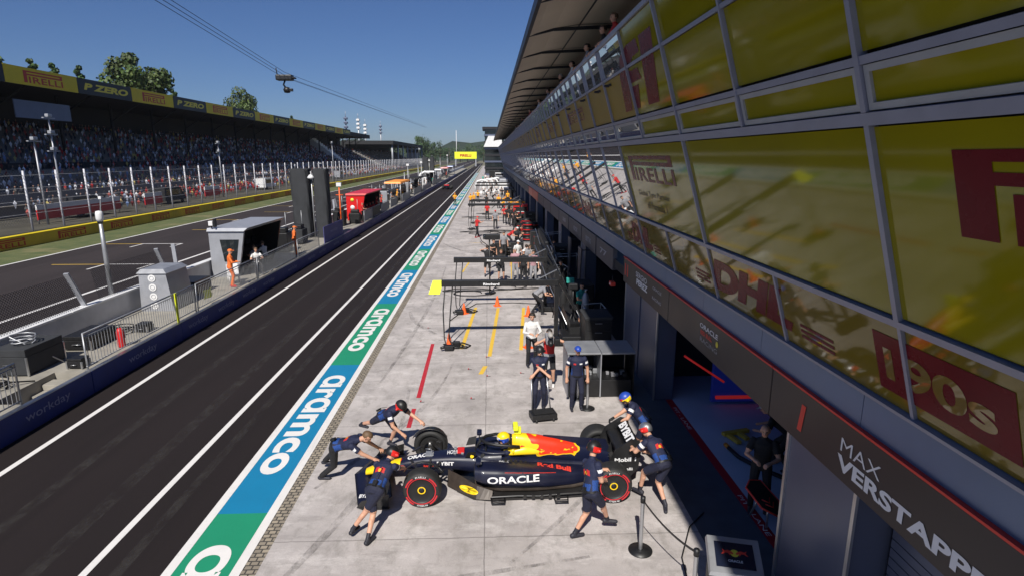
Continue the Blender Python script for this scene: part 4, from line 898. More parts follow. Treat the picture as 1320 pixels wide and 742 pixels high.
# ------------------------------------------------------------------ main grandstand
GX=-50.
t=thing('grandstand','long covered grandstand full of spectators with yellow and black banners along its roof edge','grandstand',(GX,120,0)); 
def wg(b,n,fix=False):
    o=b.build(n,None,fix); o.parent=t; o.matrix_parent_inverse=Matrix.Translation(-V((GX,120,0))); return o
GY0,GY1=40,286
b=MB()
for k in range(22):
    x1=GX-1-.85*k; b.box(x1-.86,x1,GY0,GY1,0,1.2+.45*k,M['stand'])
wg(b,'seating_tiers')
b=MB(); b.box(GX-24,GX-20,GY0,GY1,0,16,M['roofdark']); wg(b,'back_wall')
RX=-56.; rz=lambda y: 17.3-(y-40)*.0045*1.0
b=MB(); b.hexa([(RX-24,GY0,14.6),(RX,GY0,15.0),(RX,GY1,14.6),(RX-24,GY1,14.6),(RX-24,GY0,17.0),(RX,GY0,16.4),(RX,GY1,16.2),(RX-24,GY1,16.6)],M['roofdark']); wg(b,'roof',True)
for yv in range(GY0+2,GY1,12):
    b=MB(); b.tube([(RX-6,yv,5),(RX-6,yv,15)],.22,M['roofdark'],n=8); b.bar((RX-1,yv,15.0),(RX-6,yv,12.0),.2,.2,M['roofdark']); wg(b,'column')
b=MB(); b.box(GX-.4,GX,GY0,GY1,1.4,2.5,M['stand']); wg(b,'parapet')
b=MB(); b.box(GX-8.6,GX-8.3,GY0,GY1,3.6,5.6,M['roofdark']); wg(b,'tier_parapet')
# banners: alternate yellow and black
ys_=[GY0,56.2-11.8]; y=58.0; 
edges=[(30,44.5,1),(44.5,58.2,0),(58.2,72.6,1)]
y=58.2; k=0
y=GY0; k=0; L=14.6
import itertools
y=73.2-24.7; L=12.35; k=1
while y<236:
    yel=(k%2==1); zt=16.9; hb=2.05
    b=MB(); b.box(RX-.0,RX+.15,y+.03,y+L-.03,zt-hb,zt,M['yellow'] if yel else M['bannerblack']); o=wg(b,'roof_banner')
    b=MB()
    if yel: pirelli(b,(RX+.16,y+2.9,zt-hb+.3),(0,1,0),(0,0,1),6.6,hb*.68,M['pirred'])
    else: put_text(b,'P ZERO',(RX+.16,y+1.2,zt-hb*.72),(0,1,0),(0,0,1),hb*.46,M['logo_yel'],w=10.2,bold=.05,shear=.2)
    b.build('lettering',o)
    y+=L; k+=1
# white stair, far end
b=MB()
for k in range(20): b.box(GX-3-k*.8,GX-2.2-k*.8,232,238,0,1.5+.62*k,M['white'])
wg(b,'white_stairs'); b=MB(); b.box(-47,-46,150,156,0,4.5,M['black']); 
# hanging banner in the stand
b=MB(); b.box(RX-3.1,RX-3.0,78,88,11.2,13.4,M['pillar']); o=wg(b,'hanging_banner')
# second grandstand beyond
t=thing('far_grandstand','second grandstand with dark flat roof on pale columns beyond the main one','grandstand',(-50,320,0))
b=MB(); b.box(-24,2,-16,120,12.4,14.2,M['roofdark']); b.build('roof',t)
for yv in range(-14,120,19): b=MB(); b.tube([(1,yv,0),(1,yv,12.4)],.45,M['lgrey'],n=8); b.build('column',t)
b=MB()
for k in range(14): b.box(-3-k*1.2,-1.8-k*1.2,-16,120,0,1.5+.6*k,M['stand'])
b.build('seating_tiers',t)
b=MB(); b.box(-26,-22,-16,120,0,12.3,M['roofdark']); b.build('back_wall',t)
# crowd: thousands of people, one mass
def crowd(name,label,x0,dx,dz,z0,rows,y0,y1,step,sun=False,seed=1,redfrac=.15):
    r=random.Random(seed); vs=[];fs=[];cs=[]
    def blob(c,w_,d_,h_,col):
        o=len(vs)
        for q in ((0,0,h_),(w_,0,.3*h_),(0,d_,.35*h_),(-w_,0,.3*h_),(0,-d_,.35*h_),(0,0,-h_)): vs.append((c[0]+q[0],c[1]+q[1],c[2]+q[2]))
        for f in ((0,1,2),(0,2,3),(0,3,4),(0,4,1),(5,2,1),(5,3,2),(5,4,3),(5,1,4)): fs.append(tuple(i+o for i in f)); cs.append(col)
    pal=[(.6,.62,.68),(.36,.42,.55),(.05,.055,.08),(.03,.03,.035),(.2,.3,.55),(.5,.12,.1),(.55,.45,.15),(.03,.03,.05),(.16,.02,.02),(.12,.11,.1),(.06,.07,.12),(.04,.04,.04),(.85,.86,.9),(.75,.76,.8),(.03,.03,.04),(.03,.035,.05)]
    for k in range(rows):
        y=y0+r.random()
        while y<y1:
            dens=.5+.5*math.sin(y*.37+k*.5)*math.sin(y*.11+1.3*k*.3)
            if r.random()<.62+.36*dens and (y%24.0>1.3):
                x=x0-dx*k+r.uniform(-.15,.15); z=z0+dz*k; col=r.choice(pal); 
                if r.random()<(redfrac if not(sun and 84<y<128) else .55): col=(.42,.02,.02)
                s=r.uniform(.85,1.1); blob((x,y,z+.42),.20,.25,.42*s,col); blob((x+.05,y,z+.42+.5*s),.10,.10,.14,(.35,.2,.14) if r.random()<.7 else r.choice(pal))
            y+=step*r.uniform(.8,1.5)
    me=bpy.data.meshes.new(name); me.from_pydata(vs,[],fs); me.materials.append(M['crowd']); ca=me.color_attributes.new('Col','FLOAT_COLOR','CORNER')
    arr=np.repeat(np.array([(*c,1) for c in cs]),3,axis=0).astype(np.float32); ca.data.foreach_set('color',arr.ravel()); o=bpy.data.objects.new(name,me); link(o); tag(o,label,'crowd',None,'stuff')
crowd('crowd','dense crowd of spectators seated in the shade of the main grandstand',GX-1.4,.85,.45,1.2,22,58,GY1,.75,seed=3,redfrac=.05)
crowd('crowd','spectators in the far grandstand past the white stairs',-53.4,1.2,.6,1.5,14,305,438,1.2,seed=5,redfrac=.05)
crowd('crowd','spectators, many in red, standing behind the catch fence',-45.2,.7,.25,.2,5,60,330,.95,sun=True,seed=9,redfrac=.05)
# low structures behind the catch fence: red and white board, railings
def board(y0,y1,label):
    t=thing('trackside_board',label,'board',(-43.6,(y0+y1)/2,0),0,'red and white boards behind the catch fence'); L=(y1-y0)/2
    b=MB(); b.box(0,.1,-L,L,.4,1.35,M['red']); b.build('panel',t); b=MB(); b.box(-.01,.12,-L,L,1.353,1.85,M['white']); b.build('top_band',t)
    for yv in (-L+.2,L-.2): b=MB(); b.tube([(-.05,yv,0),(-.05,yv,1.5)],.06,M['galv'],n=6); b.build('post',t)
board(44,50,'red board with white top behind the catch fence at the far left'); board(58,71,'long red board with white top behind the catch fence'); board(76,80,'short red board behind the catch fence left of the trailers'); board(92,97,'red and white board behind the catch fence right of the others')
# parked equipment behind fence
def van(x,y,m,label,L=5,H=2.2,W=2.,z=0,group='vehicles parked behind the catch fence'):
    t=thing('parked_van',label,'van',(x,y,z),0,group)
    b=MB(); b.prism([(-L/2,.45),(L/2,.45),(L/2,1.1),(L/2-.5,1.25),(L/2-1.1,H),(-L/2+.1,H)],-W/2,W/2,M[m],lambda px_,pz,ww:(ww,px_,pz)); b.build('body',t,fixn=True)
    b=MB(); b.box(W/2,W/2+.01,-L/2+.5,L/2-1.1,1.25,H-.25,M['glassdark']); b.build('side_windows',t)
    for yy in (-L/2+.9,L/2-.9):
        for s in (-1,1): b=MB(); b.lathe([(0,-.1),(.3,-.1),(.34,-.06),(.34,.06),(.3,.1),(0,.1)],(s*(W/2-.1),yy,.34),M['rubber'],n=14,axis='x'); b.build('wheel',t)
van(-44.8,66,'dark','dark van parked behind the long red board'); van(-44.8,84,'mblack','black van parked behind the catch fence',5.5); van(-44.8,120,'white','white van parked behind the catch fence'); van(-44.8,150,'white','second white van parked far behind the catch fence'); van(-44.6,178,'lgrey','grey van parked farthest behind the catch fence'); 
# floodlight masts over the stand
def flood(x,y,h,label,n=3):
    t=thing('light_mast',label,'mast',(x,y,0),0,'masts around the grandstands'); b=MB(); b.tube([(0,0,0),(0,0,h)],[.11,.07],M['lgrey'],n=8); b.build('pole',t)
    for k in range(n): b=MB(); zz=h-k*h*.16; b.bar((0,-.8,zz),(0,.8,zz),.2,.10,M['lgrey']); b.bbox(-.15,.2,-.3,.3,zz+.1,zz+.4,M['lgrey'],.05); b.build('fitting',t)
flood(-44.5,63,10.2,'slim lamp mast with white fittings in front of the left grandstand',3); flood(-42.5,57.8,7.8,'plain lamp mast left of the taller one',1); flood(-43,97,8.4,'lamp mast in front of the grandstand middle',2); flood(-38.8,150,9.6,'mast with square white board past the shrouded tower',1)
for i,(x,y,h) in enumerate(((-75,321,27),(-75,351,28),(-75,370,26),(-75,422,28))): 
    t=thing('antenna_mast',['dark antenna mast above the end of the banners','pale lattice antenna mast right of the dark one','stubby antenna mast with white dishes','thin antenna mast right of the dishes'][i],'mast',(x,y,0),0,'antenna masts behind the grandstand'); b=MB(); b.tube([(0,0,0),(0,0,h)],[.6,.35],M['lgrey'] if i else M['pillar'],n=6); b.build('pole',t); b=MB()
    for k in range(3): b.bbox(-.9,.9,-1.1,1.1,h-6+k*2.2,h-5.0+k*2.2,M['white'] if i in(1,2) else M['pillar'],.1)
    b.tube([(0,0,h),(0,0,h+2.5)],.12,M['lgrey'],n=5); b.build('antenna_cluster',t)
# gantry over the track, white mast, small control tower
t=thing('start_gantry','yellow gantry bridge spanning the track in the far distance','gantry',(-19,395,0)); 
b=MB(); b.box(-3.5,11,0,2,4.9,9.4,M['lemon']); b.build('beam',t); b=MB(); put_text(b,'PIRELLI',(.0,-.05,6.2),(1,0,0),(0,0,1),1.7,M['pirred'],w=7.5,bold=.05); b.build('lettering',t)
for x in (-3.3,10): b=MB(); b.box(x,x+.8,.3,1.5,0,4.9,M['lgrey']); b.build('leg',t)
t=thing('white_mast','thin white pylon rising above the yellow gantry','mast',(-30,560,0)); b=MB(); b.tube([(0,0,0),(0,0,30)],[.3,.2],M['white'],n=8); b.build('pole',t)
t=thing('timing_tower','small white tower with dark windows left of the yellow gantry','tower',(-52,410,0)); b=MB(); b.box(-3,3,0,5,0,9,M['offwhite']); b.build('wall',t); b=MB(); b.box(-4.2,4.2,-1,6,9,11,M['glassdark']); b.build('window_band',t); b=MB(); b.box(-5,5,-1.6,6.6,11,12,M['white']); b.build('roof',t)
# overhead cables with camera
C1=V((-.32657,1,.12406))*70; Cc=V((0,0,6.4))
dirn=[V((-.51173,1,.2373)),V((-.102,1,.0462))]
p0=Cc+dirn[0]*42; pm=Cc+V((-.32657,1,.12406))*70; p2=Cc+dirn[1]*330
t=thing('overhead_cables','pair of thin dark cables running over the track with the flying camera on them','cable',tuple(pm))
for k,o in enumerate((V((0,0,.55)),V((.5,0,-.1)),V((-.35,0,.1)))):
    b=MB(); pts=[]
    a=p0+(p0-pm)*1.0
    for i in range(31):
        s=i/30*2-1
        q=pm+(p0-pm)*(-s)*2.2 if s<0 else pm+(p2-pm)*s
        pts.append(q+o*(1.0)-pm+V((0,0,-.0)))
    b.tube(pts,.022,M['mblack'],n=5); b.build('cable',t)
t=thing('cable_camera','black flying camera rig hanging from the overhead cables','camera',tuple(pm)); 
b=MB(); b.bbox(-.9,.9,-.5,.5,-.35,.25,M['black'],.12); b.bbox(-.2,1.2,-.35,.35,-.15,.0,M['mblack'],.05); b.tube([(-.8,0,.2),(-.9,0,1.0)],.06,M['black']); b.build('trolley',t)
b=MB(); b.tube([(0,0,-.35),(-.2,0,-.8),(.1,0,-1.2)],.1,M['black']); b.lathe([(0,-1.7),(.3,-1.65),(.42,-1.35),(.3,-1.1),(0,-1.0)],(.15,0,0),M['black'],n=14); b.bbox(.3,.8,-.2,.2,-1.5,-1.2,M['black'],.04); b.build('camera_head',t)
# ------------------------------------------------------------------ trees
def tree(x,y,h,rw,m,label,seed,n=3000,group='trees behind the grandstand',cone=False,ls=1.,low=.3):
    r=random.Random(seed); t=thing('tree',label,'tree',(x,y,0),r.random()*6,group)
    b=MB(); b.tube([(0,0,0),(r.uniform(-.3,.3),0,h*.35),(r.uniform(-.5,.5),r.uniform(-.5,.5),h*.8)],[h*.03,h*.022,h*.008],M['bark'],n=8)
    cl=[]
    for k in range(26 if not cone else 20):
        if cone: zz=h*(low+(1-low)*k/20); rad=rw*(1-k/20)*1.3+.1; a=k*2.4; c=V((math.cos(a)*rad*.6,math.sin(a)*rad*.6,zz)); cr=rad*.45+.35
        else:
            a=r.random()*6.28; u=r.uniform(-1,1); q=math.sqrt(1-u*u); rr=r.uniform(.3,.92); c=V((math.cos(a)*q*rr*rw,math.sin(a)*q*rr*rw,h*(low+(1-low)/2)+u*rr*h*(1-low)*.47)); cr=rw*r.uniform(.16,.40)
        cl.append((c,cr,r.uniform(.6,1.35)))
        if k%3==0: b.tube([(0,0,h*.3),tuple(c*.6+V((0,0,h*.15))),tuple(c)],[h*.012,h*.008,.04],M['bark'],n=5)
    b.build('trunk',t)
    vs=[];fs=[];cs=[]
    for c,cr,sh in cl:
        for i in range(n//len(cl)):
            d=V((r.gauss(0,1),r.gauss(0,1),r.gauss(0,1))).normalized(); p=c+d*cr*(r.random()**.4); nn=(d+V((r.gauss(0,.6),r.gauss(0,.6),r.gauss(0,.6)))).normalized(); a=nn.orthogonal().normalized(); bb=nn.cross(a); s=ls*r.uniform(.10,.21)*(h/15)
            o=len(vs); vs+=[p-a*s-bb*s*.5,p+a*s*.2-bb*s,p+a*s+bb*s*.4,p-a*s*.1+bb*s]; fs.append((o,o+1,o+2,o+3)); g=sh*r.uniform(.7,1.3); cs.append((g*r.uniform(.85,1.15),g,g*r.uniform(.7,1.1)))
    me=bpy.data.meshes.new('crown'); me.from_pydata([tuple(v) for v in vs],[],fs); me.materials.append(M[m]); ca=me.color_attributes.new('Col','FLOAT_COLOR','CORNER'); ca.data.foreach_set('color',np.repeat(np.array([(*c,1) for c in cs]),4,axis=0).astype(np.float32).ravel()); o=bpy.data.objects.new('crown',me); link(o,t)
    return t
tree(-92,162,33.5,10.5,'leafB','large dark round tree rising behind the black banner',1,12000,low=.28,ls=1.1)
tree(-99,251,33,11.5,'leafB','round olive green tree above the middle of the banners',2,9000,low=.25)
tree(-92,182,26,5,'leafA','pointed dark conifer right of the large round tree',13,2200,cone=True)
tree(-92,128,26.0,4,'leafA','dark conifer top left above the first yellow banner',3,2500,cone=True); tree(-92,134,26.0,4,'leafA','second dark conifer above the first yellow banner',4,2500,cone=True); tree(-92,120,26.0,5,'leafA','leafy tree at the left edge above the yellow banner',5,3500); tree(-92,142,26.8,4,'leafA','small dark conifer above the joint of the first two banners',6,2000,cone=True)
tree(-92,150,25,5,'leafB','lower tree left of the large round tree',7,3000); tree(-100,288,27,8,'leafA','tree right of the olive green tree',8,1400); tree(-100,312,27,7,'leafA','pointed tree above the far banners',9,1200,cone=True); tree(-102,330,25,8,'leafA','dark tree behind the antenna masts',10,1100); tree(-100,365,24,7,'leafA','small dark tree beside the white roof building',11,900)
tree(-64,585,31,15,'leafC','big round dark tree beyond the far grandstand',12,7000,low=.05,ls=1.2)
for k in range(16): tree(-120+k*9.5,680+rnd.uniform(-20,60),rnd.uniform(20,27),rnd.uniform(8,12),'leafC','distant tree of the wood at the end of the straight',40+k,900,'distant trees at the end of the straight',low=.02,ls=1.8)
b=MB(); vs=[]; n=60
for k in range(n+1): x=-900+k*30; vs.append((x,900,0)); vs.append((x,1000,26+7*math.sin(k*.9)+5*math.sin(k*2.3)))
b.add(vs,[(2*k,2*k+2,2*k+3,2*k+1) for k in range(n)],M['hill']); vs2=[]
for k in range(n+1): x=-900+k*30; vs2.append((x,1000,26+7*math.sin(k*.9)+5*math.sin(k*2.3))); vs2.append((x,1600,0))
b.add(vs2,[(2*k,2*k+2,2*k+3,2*k+1) for k in range(n)],M['hill']); one('wooded_hills',None,None,b,kind='structure')

# thin air over the far distance
b=MB(); b.box(-960,960,-62,1650,-1.03,60,M['ground']); hz=b.build('haze',None,True); hz['kind']='stuff'
hm=bpy.data.materials.new('haze_air'); hm.use_nodes=True; hn=hm.node_tree.nodes; hn.clear(); ou=hn.new('ShaderNodeOutputMaterial'); pv=hn.new('ShaderNodeVolumePrincipled'); pv.inputs['Color'].default_value=(.80,.86,1,1); pv.inputs['Density'].default_value=.00006; hm.node_tree.links.new(pv.outputs[0],ou.inputs['Volume']); hz.data.materials.clear(); hz.data.materials.append(hm)

t=thing('traffic_cone','orange cone on the platform behind the guard rail at the lower left corner','cone',(-11.9,13.0,PZ)); b=MB(); b.bbox(-.15,.15,-.15,.15,0,.03,M['cone'],.01); b.build('base',t); b=MB(); b.lathe([(.11,.03),(.07,.22),(.022,.48),(0,.485)],(0,0,0),M['cone'],n=18); b.build('cone_body',t)
for k,(x,y,z0,nm) in enumerate(((-12.9,15.9,.76,'coiled black lead lying on the large black case at the end of the rail'),(-12.6,14.4,.02,'coiled lead on the platform at the lower left'),(-12.3,19.3,.02,'coiled lead behind the first guard rail'))):
    b=MB(); b.tube([(x+.22*math.cos(a*.8)*(1+.02*a),y+.3*math.sin(a*.8),PZ+z0+.012*a) for a in range(22)]+[(x+.6,y+.5,PZ+.03)],.02,M['black' if k else 'galv'],n=6); o=b.build('cable_coil'); tag(o,nm,'cable')
# ------------------------------------------------------------------ the racing car (local x back from the front axle, y across, near side negative)
CX,CY=-1.30,10.75
car=thing('racing_car','dark navy racing car with yellow and red engine cover, standing across the apron','racing car',(CX,CY,0))
def sec(x,cy,w,z0,z1,n=2.6,k=20,tw=1.):
    """superellipse ring; tw narrows the top"""
    r=[]; cz=(z0+z1)/2; h=(z1-z0)/2
    for i in range(k):
        a=2*math.pi*i/k; c=math.cos(a); s=math.sin(a); px_=math.copysign(abs(c)**(2/n),c); pz=math.copysign(abs(s)**(2/n),s)
        ww=w*(1+(tw-1)*(pz+1)/2); r.append((x,cy+px_*ww,cz+pz*h))
    return r
def interp(rows,steps=4):
    out=[]
    for a,b in zip(rows[:-1],rows[1:]):
        for i in range(steps):
            t=i/steps; t2=t*t*(3-2*t)*.35+t*.65; out.append([p+(q-p)*t2 for p,q in zip(a,b)])
    out.append(list(rows[-1])); return out
def body(rows,m,steps=4,**k):
    b=MB(); b.loft([sec(*r,**k) for r in interp(rows,steps)],M[m]); return b
# nose
b=body([(-1.22,0,.085,.16,.27),(-1.05,0,.12,.19,.34),(-.85,0,.135,.23,.40),(-.52,0,.152,.265,.468)],'caryel',4,n=2.4); nose=b.build('nose_cone',car)
b=body([(-.60,0,.140,.255,.445),(-.52,0,.153,.265,.465),(-.44,0,.158,.275,.48)],'carred',3,n=2.4); b.build('nose_band',car)
b=body([(-.52,0,.148,.27,.462),(-.4,0,.155,.29,.50),(0,0,.185,.32,.57),(.5,0,.235,.30,.62),(.95,0,.30,.24,.645),(1.3,0,.34,.14,.60),(1.9,0,.36,.10,.56),(2.6,0,.26,.10,.50),(3.2,0,.17,.12,.42),(3.7,0,.10,.16,.34)],'carnavy',5,n=3.0); chas=b.build('chassis',car,True)
# cockpit opening
b=MB(); cr=[(1.42+.42*math.cos(2*math.pi*i/24)*(1.0 if math.cos(2*math.pi*i/24)>0 else .95),.215*math.sin(2*math.pi*i/24),.652) for i in range(24)]; 
b.loft([cr,[(x,y*.92,.60) for x,y,z in cr]],M['mblack']); ck=b.build('cockpit',car,True); b=MB(); b.tube([(x,y,z+.015) for x,y,z in cr]+[(cr[0][0],cr[0][1],cr[0][2]+.015)],.035,M['carnavy'],n=8); b.build('rim',ck)
b=MB(); b.tube([(1.70,-.2,.68),(1.78,-.1,.72),(1.80,0,.73),(1.78,.1,.72),(1.70,.2,.68)],.055,M['caryel'],n=8); b.build('headrest',car)
# side of cockpit raise
b=body([(.95,0,.24,.45,.64),(1.2,0,.30,.45,.665),(1.5,0,.32,.4,.69)],'carnavy',4,n=3.2,tw=.8); b.build('cockpit_surround',car,True)
b=body([(1.55,0,.20,.6,.70),(1.7,0,.24,.6,.74),(1.95,0,.245,.6,.80),(2.25,0,.215,.6,.76)],'caryel',4,n=3.2,tw=.75); b.build('headrest_surround',car,True)
# engine cover + airbox
b=body([(1.72,0,.13,.66,.97),(1.80,0,.165,.60,1.0),(1.95,0,.19,.5,.99),(2.2,0,.21,.45,.955),(2.6,0,.20,.40,.87),(3.0,0,.15,.34,.76),(3.35,0,.10,.30,.66),(3.7,0,.06,.28,.55)],None or 'carnavy',5,n=2.3,tw=.72); M['cover']=m_cover(); b.m=[0]*len(b.m); b.mats=[M['cover']]; cov=b.build('engine_cover',car,True)
b=MB(); b.lathe([(0,0),(.085,0),(.10,.0),(.105,-.03)],(1.70,0,.86),M['mblack'],n=18,axis='x'); b.build('air_intake',cov)
b=MB(); b.hexa([(2.3,-.012,.80),(3.75,-.008,.50),(3.75,.008,.50),(2.3,.012,.80),(2.35,-.008,.95),(3.62,-.006,.83),(3.62,.006,.83),(2.35,.008,.95)],M['carnavy']); b.build('shark_fin',cov)
b=MB(); b.bbox(1.76,1.90,-.06,.06,1.0,1.12,M['lemon'],.012); b.bbox(1.74,1.84,-.13,.13,1.10,1.19,M['lemon'],.02); b.bbox(1.735,1.75,-.09,.09,1.115,1.17,M['mblack'],.005); b.build('roll_hoop_camera',car)
# side pods
def podrows(s): return [(.98,s*.50,.22,.34,.60),(1.12,s*.53,.25,.30,.615),(1.45,s*.51,.28,.24,.605),(1.9,s*.47,.29,.19,.56),(2.4,s*.40,.28,.13,.485),(2.9,s*.30,.24,.09,.41),(3.3,s*.20,.17,.08,.33)]
pods=[]
for s in (-1,1):
    b=MB(); b.loft([sec(*r,n=3.2,tw=.86) for r in interp(podrows(s),5)],M['carnavy']); p=b.build('side_pod',car,True); pods.append(p)
    b=MB(); b.loft([[(.965+.0*i,s*.50+.19*math.cos(a)*1.0,.49+.06*math.sin(a)) for a in [2*math.pi*i/16 for i in range(16)]],[(.99,s*.50+.16*math.cos(a),.49+.05*math.sin(a)) for a in [2*math.pi*i/16 for i in range(16)]]],M['mblack']); b.build('inlet',p)
    b=MB(); b.box(1.3,2.3,s*.50-.003 if s>0 else -.52,.0 if s<0 and False else (s*.50+.02 if s>0 else -.50),.40,.403,M['mblack']);
    # undercut bodywork between pod and floor in bare carbon
    b=MB(); b.loft([sec(x,s*cy,w_,.06,z1,n=3,tw=.7) for x,cy,w_,z1 in ((.98,.40,.14,.36),(1.5,.47,.20,.32),(2.2,.46,.20,.26),(2.9,.36,.2,.17),(3.3,.25,.15,.14))],M['bronze']); b.build('undercut',p,True)
# floor with edge wings and fences
b=MB(); fp=[(.50,.20),(.62,.50),(.95,.78),(1.25,.84),(1.8,.82),(2.6,.80),(3.05,.76),(3.25,.62),(3.4,.55),(3.9,.50)]; poly=[(x,-y) for x,y in fp]+[(x,y) for x,y in fp[::-1]]
b.prism(poly,.035,.062,M['carbon']); fl_=b.build('floor',car,True)
for s in (-1,1):
    b=MB(); 
    rows=[(.42,.30,.05,.34),(.7,.56,.05,.33),(1.0,.80,.05,.27),(1.3,.845,.06,.18)]
    b.loft([[(x,s*y,z0),(x,s*(y+.012),z0),(x+.02,s*(y-.10),z1),(x+.02,s*(y-.115),z1)] for x,y,z0,z1 in [tuple(a) for a in interp(rows,4)]],M['bronze'],smooth=False); f_=b.build('floor_fence',fl_,True)
    b=MB(); b.loft([[(x,s*y,z),(x,s*(y-.06),z+.02),(x,s*(y-.07),z+.012),(x,s*(y-.01),z-.01)] for x,y,z in ((1.3,.86,.10),(1.8,.86,.12),(2.2,.85,.10),(2.7,.84,.13),(3.1,.80,.12))],M['carbon']); 
    for k in range(5): b.box(1.9+k*.16,1.96+k*.16,s*.83-.04,s*.83+.04,.07,.15,M['carbon'])
    b.build('edge_wing',fl_,True)
    for x in (1.42,2.62):
        b=MB(); y0=s*.84; y1=s*1.0
        b.tube([(x-.13,y0,.09),(x-.12,y1,.07),(x+.12,y1,.07),(x+.13,y0,.09)],.016,M['black'],n=6); b.tube([(x-.12,s*.93,.075),(x+.12,s*.93,.075)],.012,M['black'],n=6); b.build('jacking_handle',fl_)
# yellow oval on near fence
b=MB(); b.lathe([(0,0),(.16,0)],(0,0,0),M['caryel'],n=24,axis='z'); b.v=[(.86+x*1.15, -.66-.0+ (y)*.14*2.2*.18, .175+y*.42) for x,y,z in b.v]; b.v=[(x,-.60-(x-.70)*.50-.045,z+.0) for x,y,z in b.v]; q=b.build('oval_sticker',car); wrap(q,[c for c in fl_.children if c.name.startswith('floor_fence')][0],(0,1,-.25),.008)
b=MB(); put_text(b,'ARCTIC',(.74,-.9,.155),(1,0,0),(0,0,1),.045,M['mblack'],w=.26); q=b.build('oval_lettering',car); wrap(q,[c for c in fl_.children if c.name.startswith('floor_fence')][0],(0,1,-.25),.014)
bpy.data.objects.remove(q)
# front wing
fw=MB(); 
elems=[(-1.30,.06,.34,.0),(-1.08,.11,.22,.25),(-.90,.17,.19,.42),(-.76,.235,.16,.6)]
wing=[]
for j,(x,z,c,an) in enumerate(elems):
    b=MB(); rings=[]
    for k in range(25):
        y=-.95+1.9*k/24; e=abs(y)/.95; sweep=.16*(1-e)*-1+.10*e; dz=(.10*(1-e)**2 if j==0 else 0)+.02*math.sin(e*3.1)-(.07*e**3 if j>1 else 0)
        ca=math.cos(an);sa=math.sin(an); cc=c*(1-.15*e)
        rings.append([(x+sweep+u*cc*ca-v*cc*sa,y,z+dz+u*cc*sa+v*cc*ca) for u,v in ((0,0),(.3,.05),(.7,.04),(1,.0),(.7,-.02),(.3,-.015))])
    b.loft(rings,M['carnavy'] if j<2 else M['carbon']); wing.append(b.build('front_wing_element',car,True))
for s in (-1,1):
    b=MB(); b.hexa([(-1.22,s*.955,.03),(-.62,s*.99,.03),(-.62,s*1.0,.03),(-1.22,s*.97,.03),(-1.12,s*.955,.16),(-.60,s*.975,.30),(-.60,s*.99,.30),(-1.12,s*.97,.16)],M['carbon']); e=b.build('front_endplate',car,True)
    b=MB(); b.hexa([(-1.2,s*.97,.03),(-.6,s*.98,.03),(-.6,s*1.04,.035),(-1.1,s*1.04,.035),(-1.2,s*.97,.045),(-.6,s*.98,.045),(-.6,s*1.04,.05),(-1.1,s*1.04,.05)],M['carbon']); b.build('foot_plate',e,True)
# rear wing: arched main plane and flap, endplates, pylon, beam wing
RWX=3.72
for (x,z,c,an,nm,m) in ((RWX,.80,.26,.22,'rear_wing_main_plane','black'),(RWX+.235,.885,.24,.62,'rear_wing_flap','black'),(RWX-.05,.52,.18,.3,'beam_wing','carbon')):
    b=MB(); rings=[]
    W_=.48 if 'beam' not in nm else .42
    for k in range(15):
        y=-W_+2*W_*k/14; ca=math.cos(an);sa=math.sin(an); dz=-.03*(abs(y)/W_)**3
        rings.append([(x+u*c*ca-v*c*sa,y,z+dz+u*c*sa+v*c*ca) for u,v in ((0,0),(.25,.07),(.65,.05),(1,0),(.65,-.02),(.25,-.03))])
    b.loft(rings,M[m]); o=b.build(nm,car,True)
    if 'flap' in nm: flap=o
    if 'main' in nm: mainp=o
for s in (-1,1):
    b=MB(); pl=[(RWX-.10,.30),(RWX+.28,.26),(RWX+.45,.45),(RWX+.50,.86),(RWX+.46,1.04),(RWX+.30,1.07),(RWX-.02,.86),(RWX-.12,.62)]
    b.prism(pl,s*.50-.012,s*.50+.012,M['black'],lambda x,z,y:(x,y,z)); ep=b.build('rear_endplate',car,True)
    if s<0:
        b=MB(); put_text(b,'Mobil 1',(RWX-.02,s*.50-.016,.60),(1,0,.04),(0,0,1),.085,M['logo_white'],w=.42,bold=.03); put_text(b,'Pirelli',(RWX+.08,s*.50-.016,.42),(1,0,0),(0,0,1),.06,M['logo_white'],w=.26,bold=.02); b.build('lettering',ep)
b=MB(); b.hexa([(3.55,-.02,.30),(3.85,-.02,.30),(3.85,.02,.30),(3.55,.02,.30),(3.74,-.012,.80),(3.86,-.012,.82),(3.86,.012,.82),(3.74,.012,.80)],M['black']); b.bbox(3.6,3.95,-.07,.07,.22,.36,M['black'],.03); b.build('wing_pylon',car,True)
b=MB(); u=V((math.cos(.62),0,math.sin(.62))); o=V((RWX+.235,.42,.885))+V((-math.sin(.62),0,math.cos(.62)))*.022+u*.03
put_text(b,'BYBIT',o+V((.0,0,0)),(0,-1,0),-u*-1,.18,M['logo_white'],w=.80,bold=.05); b.build('lettering',flap)
# diffuser / gearbox, exhaust, rear light
b=MB(); b.hexa([(3.2,-.5,.06),(3.95,-.5,.10),(3.95,.5,.10),(3.2,.5,.06),(3.2,-.45,.14),(3.95,-.5,.27),(3.95,.5,.27),(3.2,.45,.14)],M['carbon']); b.build('diffuser',car,True)
b=MB(); b.tube([(3.5,0,.45),(3.9,0,.48)],.05,M['galv'],n=12); b.build('exhaust',car); b=MB(); b.bbox(4.05,4.1,-.04,.04,.34,.46,M['carred'],.008); b.build('rear_light',car)
# halo
b=MB(); b.tube([(.98,0,.62),(1.04,0,.78),(1.10,0,.865)],[.028,.024,.03],M['mblack'],n=10)
b.tube([(1.86,-.20,.80),(1.65,-.245,.845),(1.40,-.235,.865),(1.2,-.15,.87),(1.10,0,.87),(1.2,.15,.87),(1.40,.235,.865),(1.65,.245,.845),(1.86,.20,.80)],.032,M['black'],n=10); b.build('halo',car)
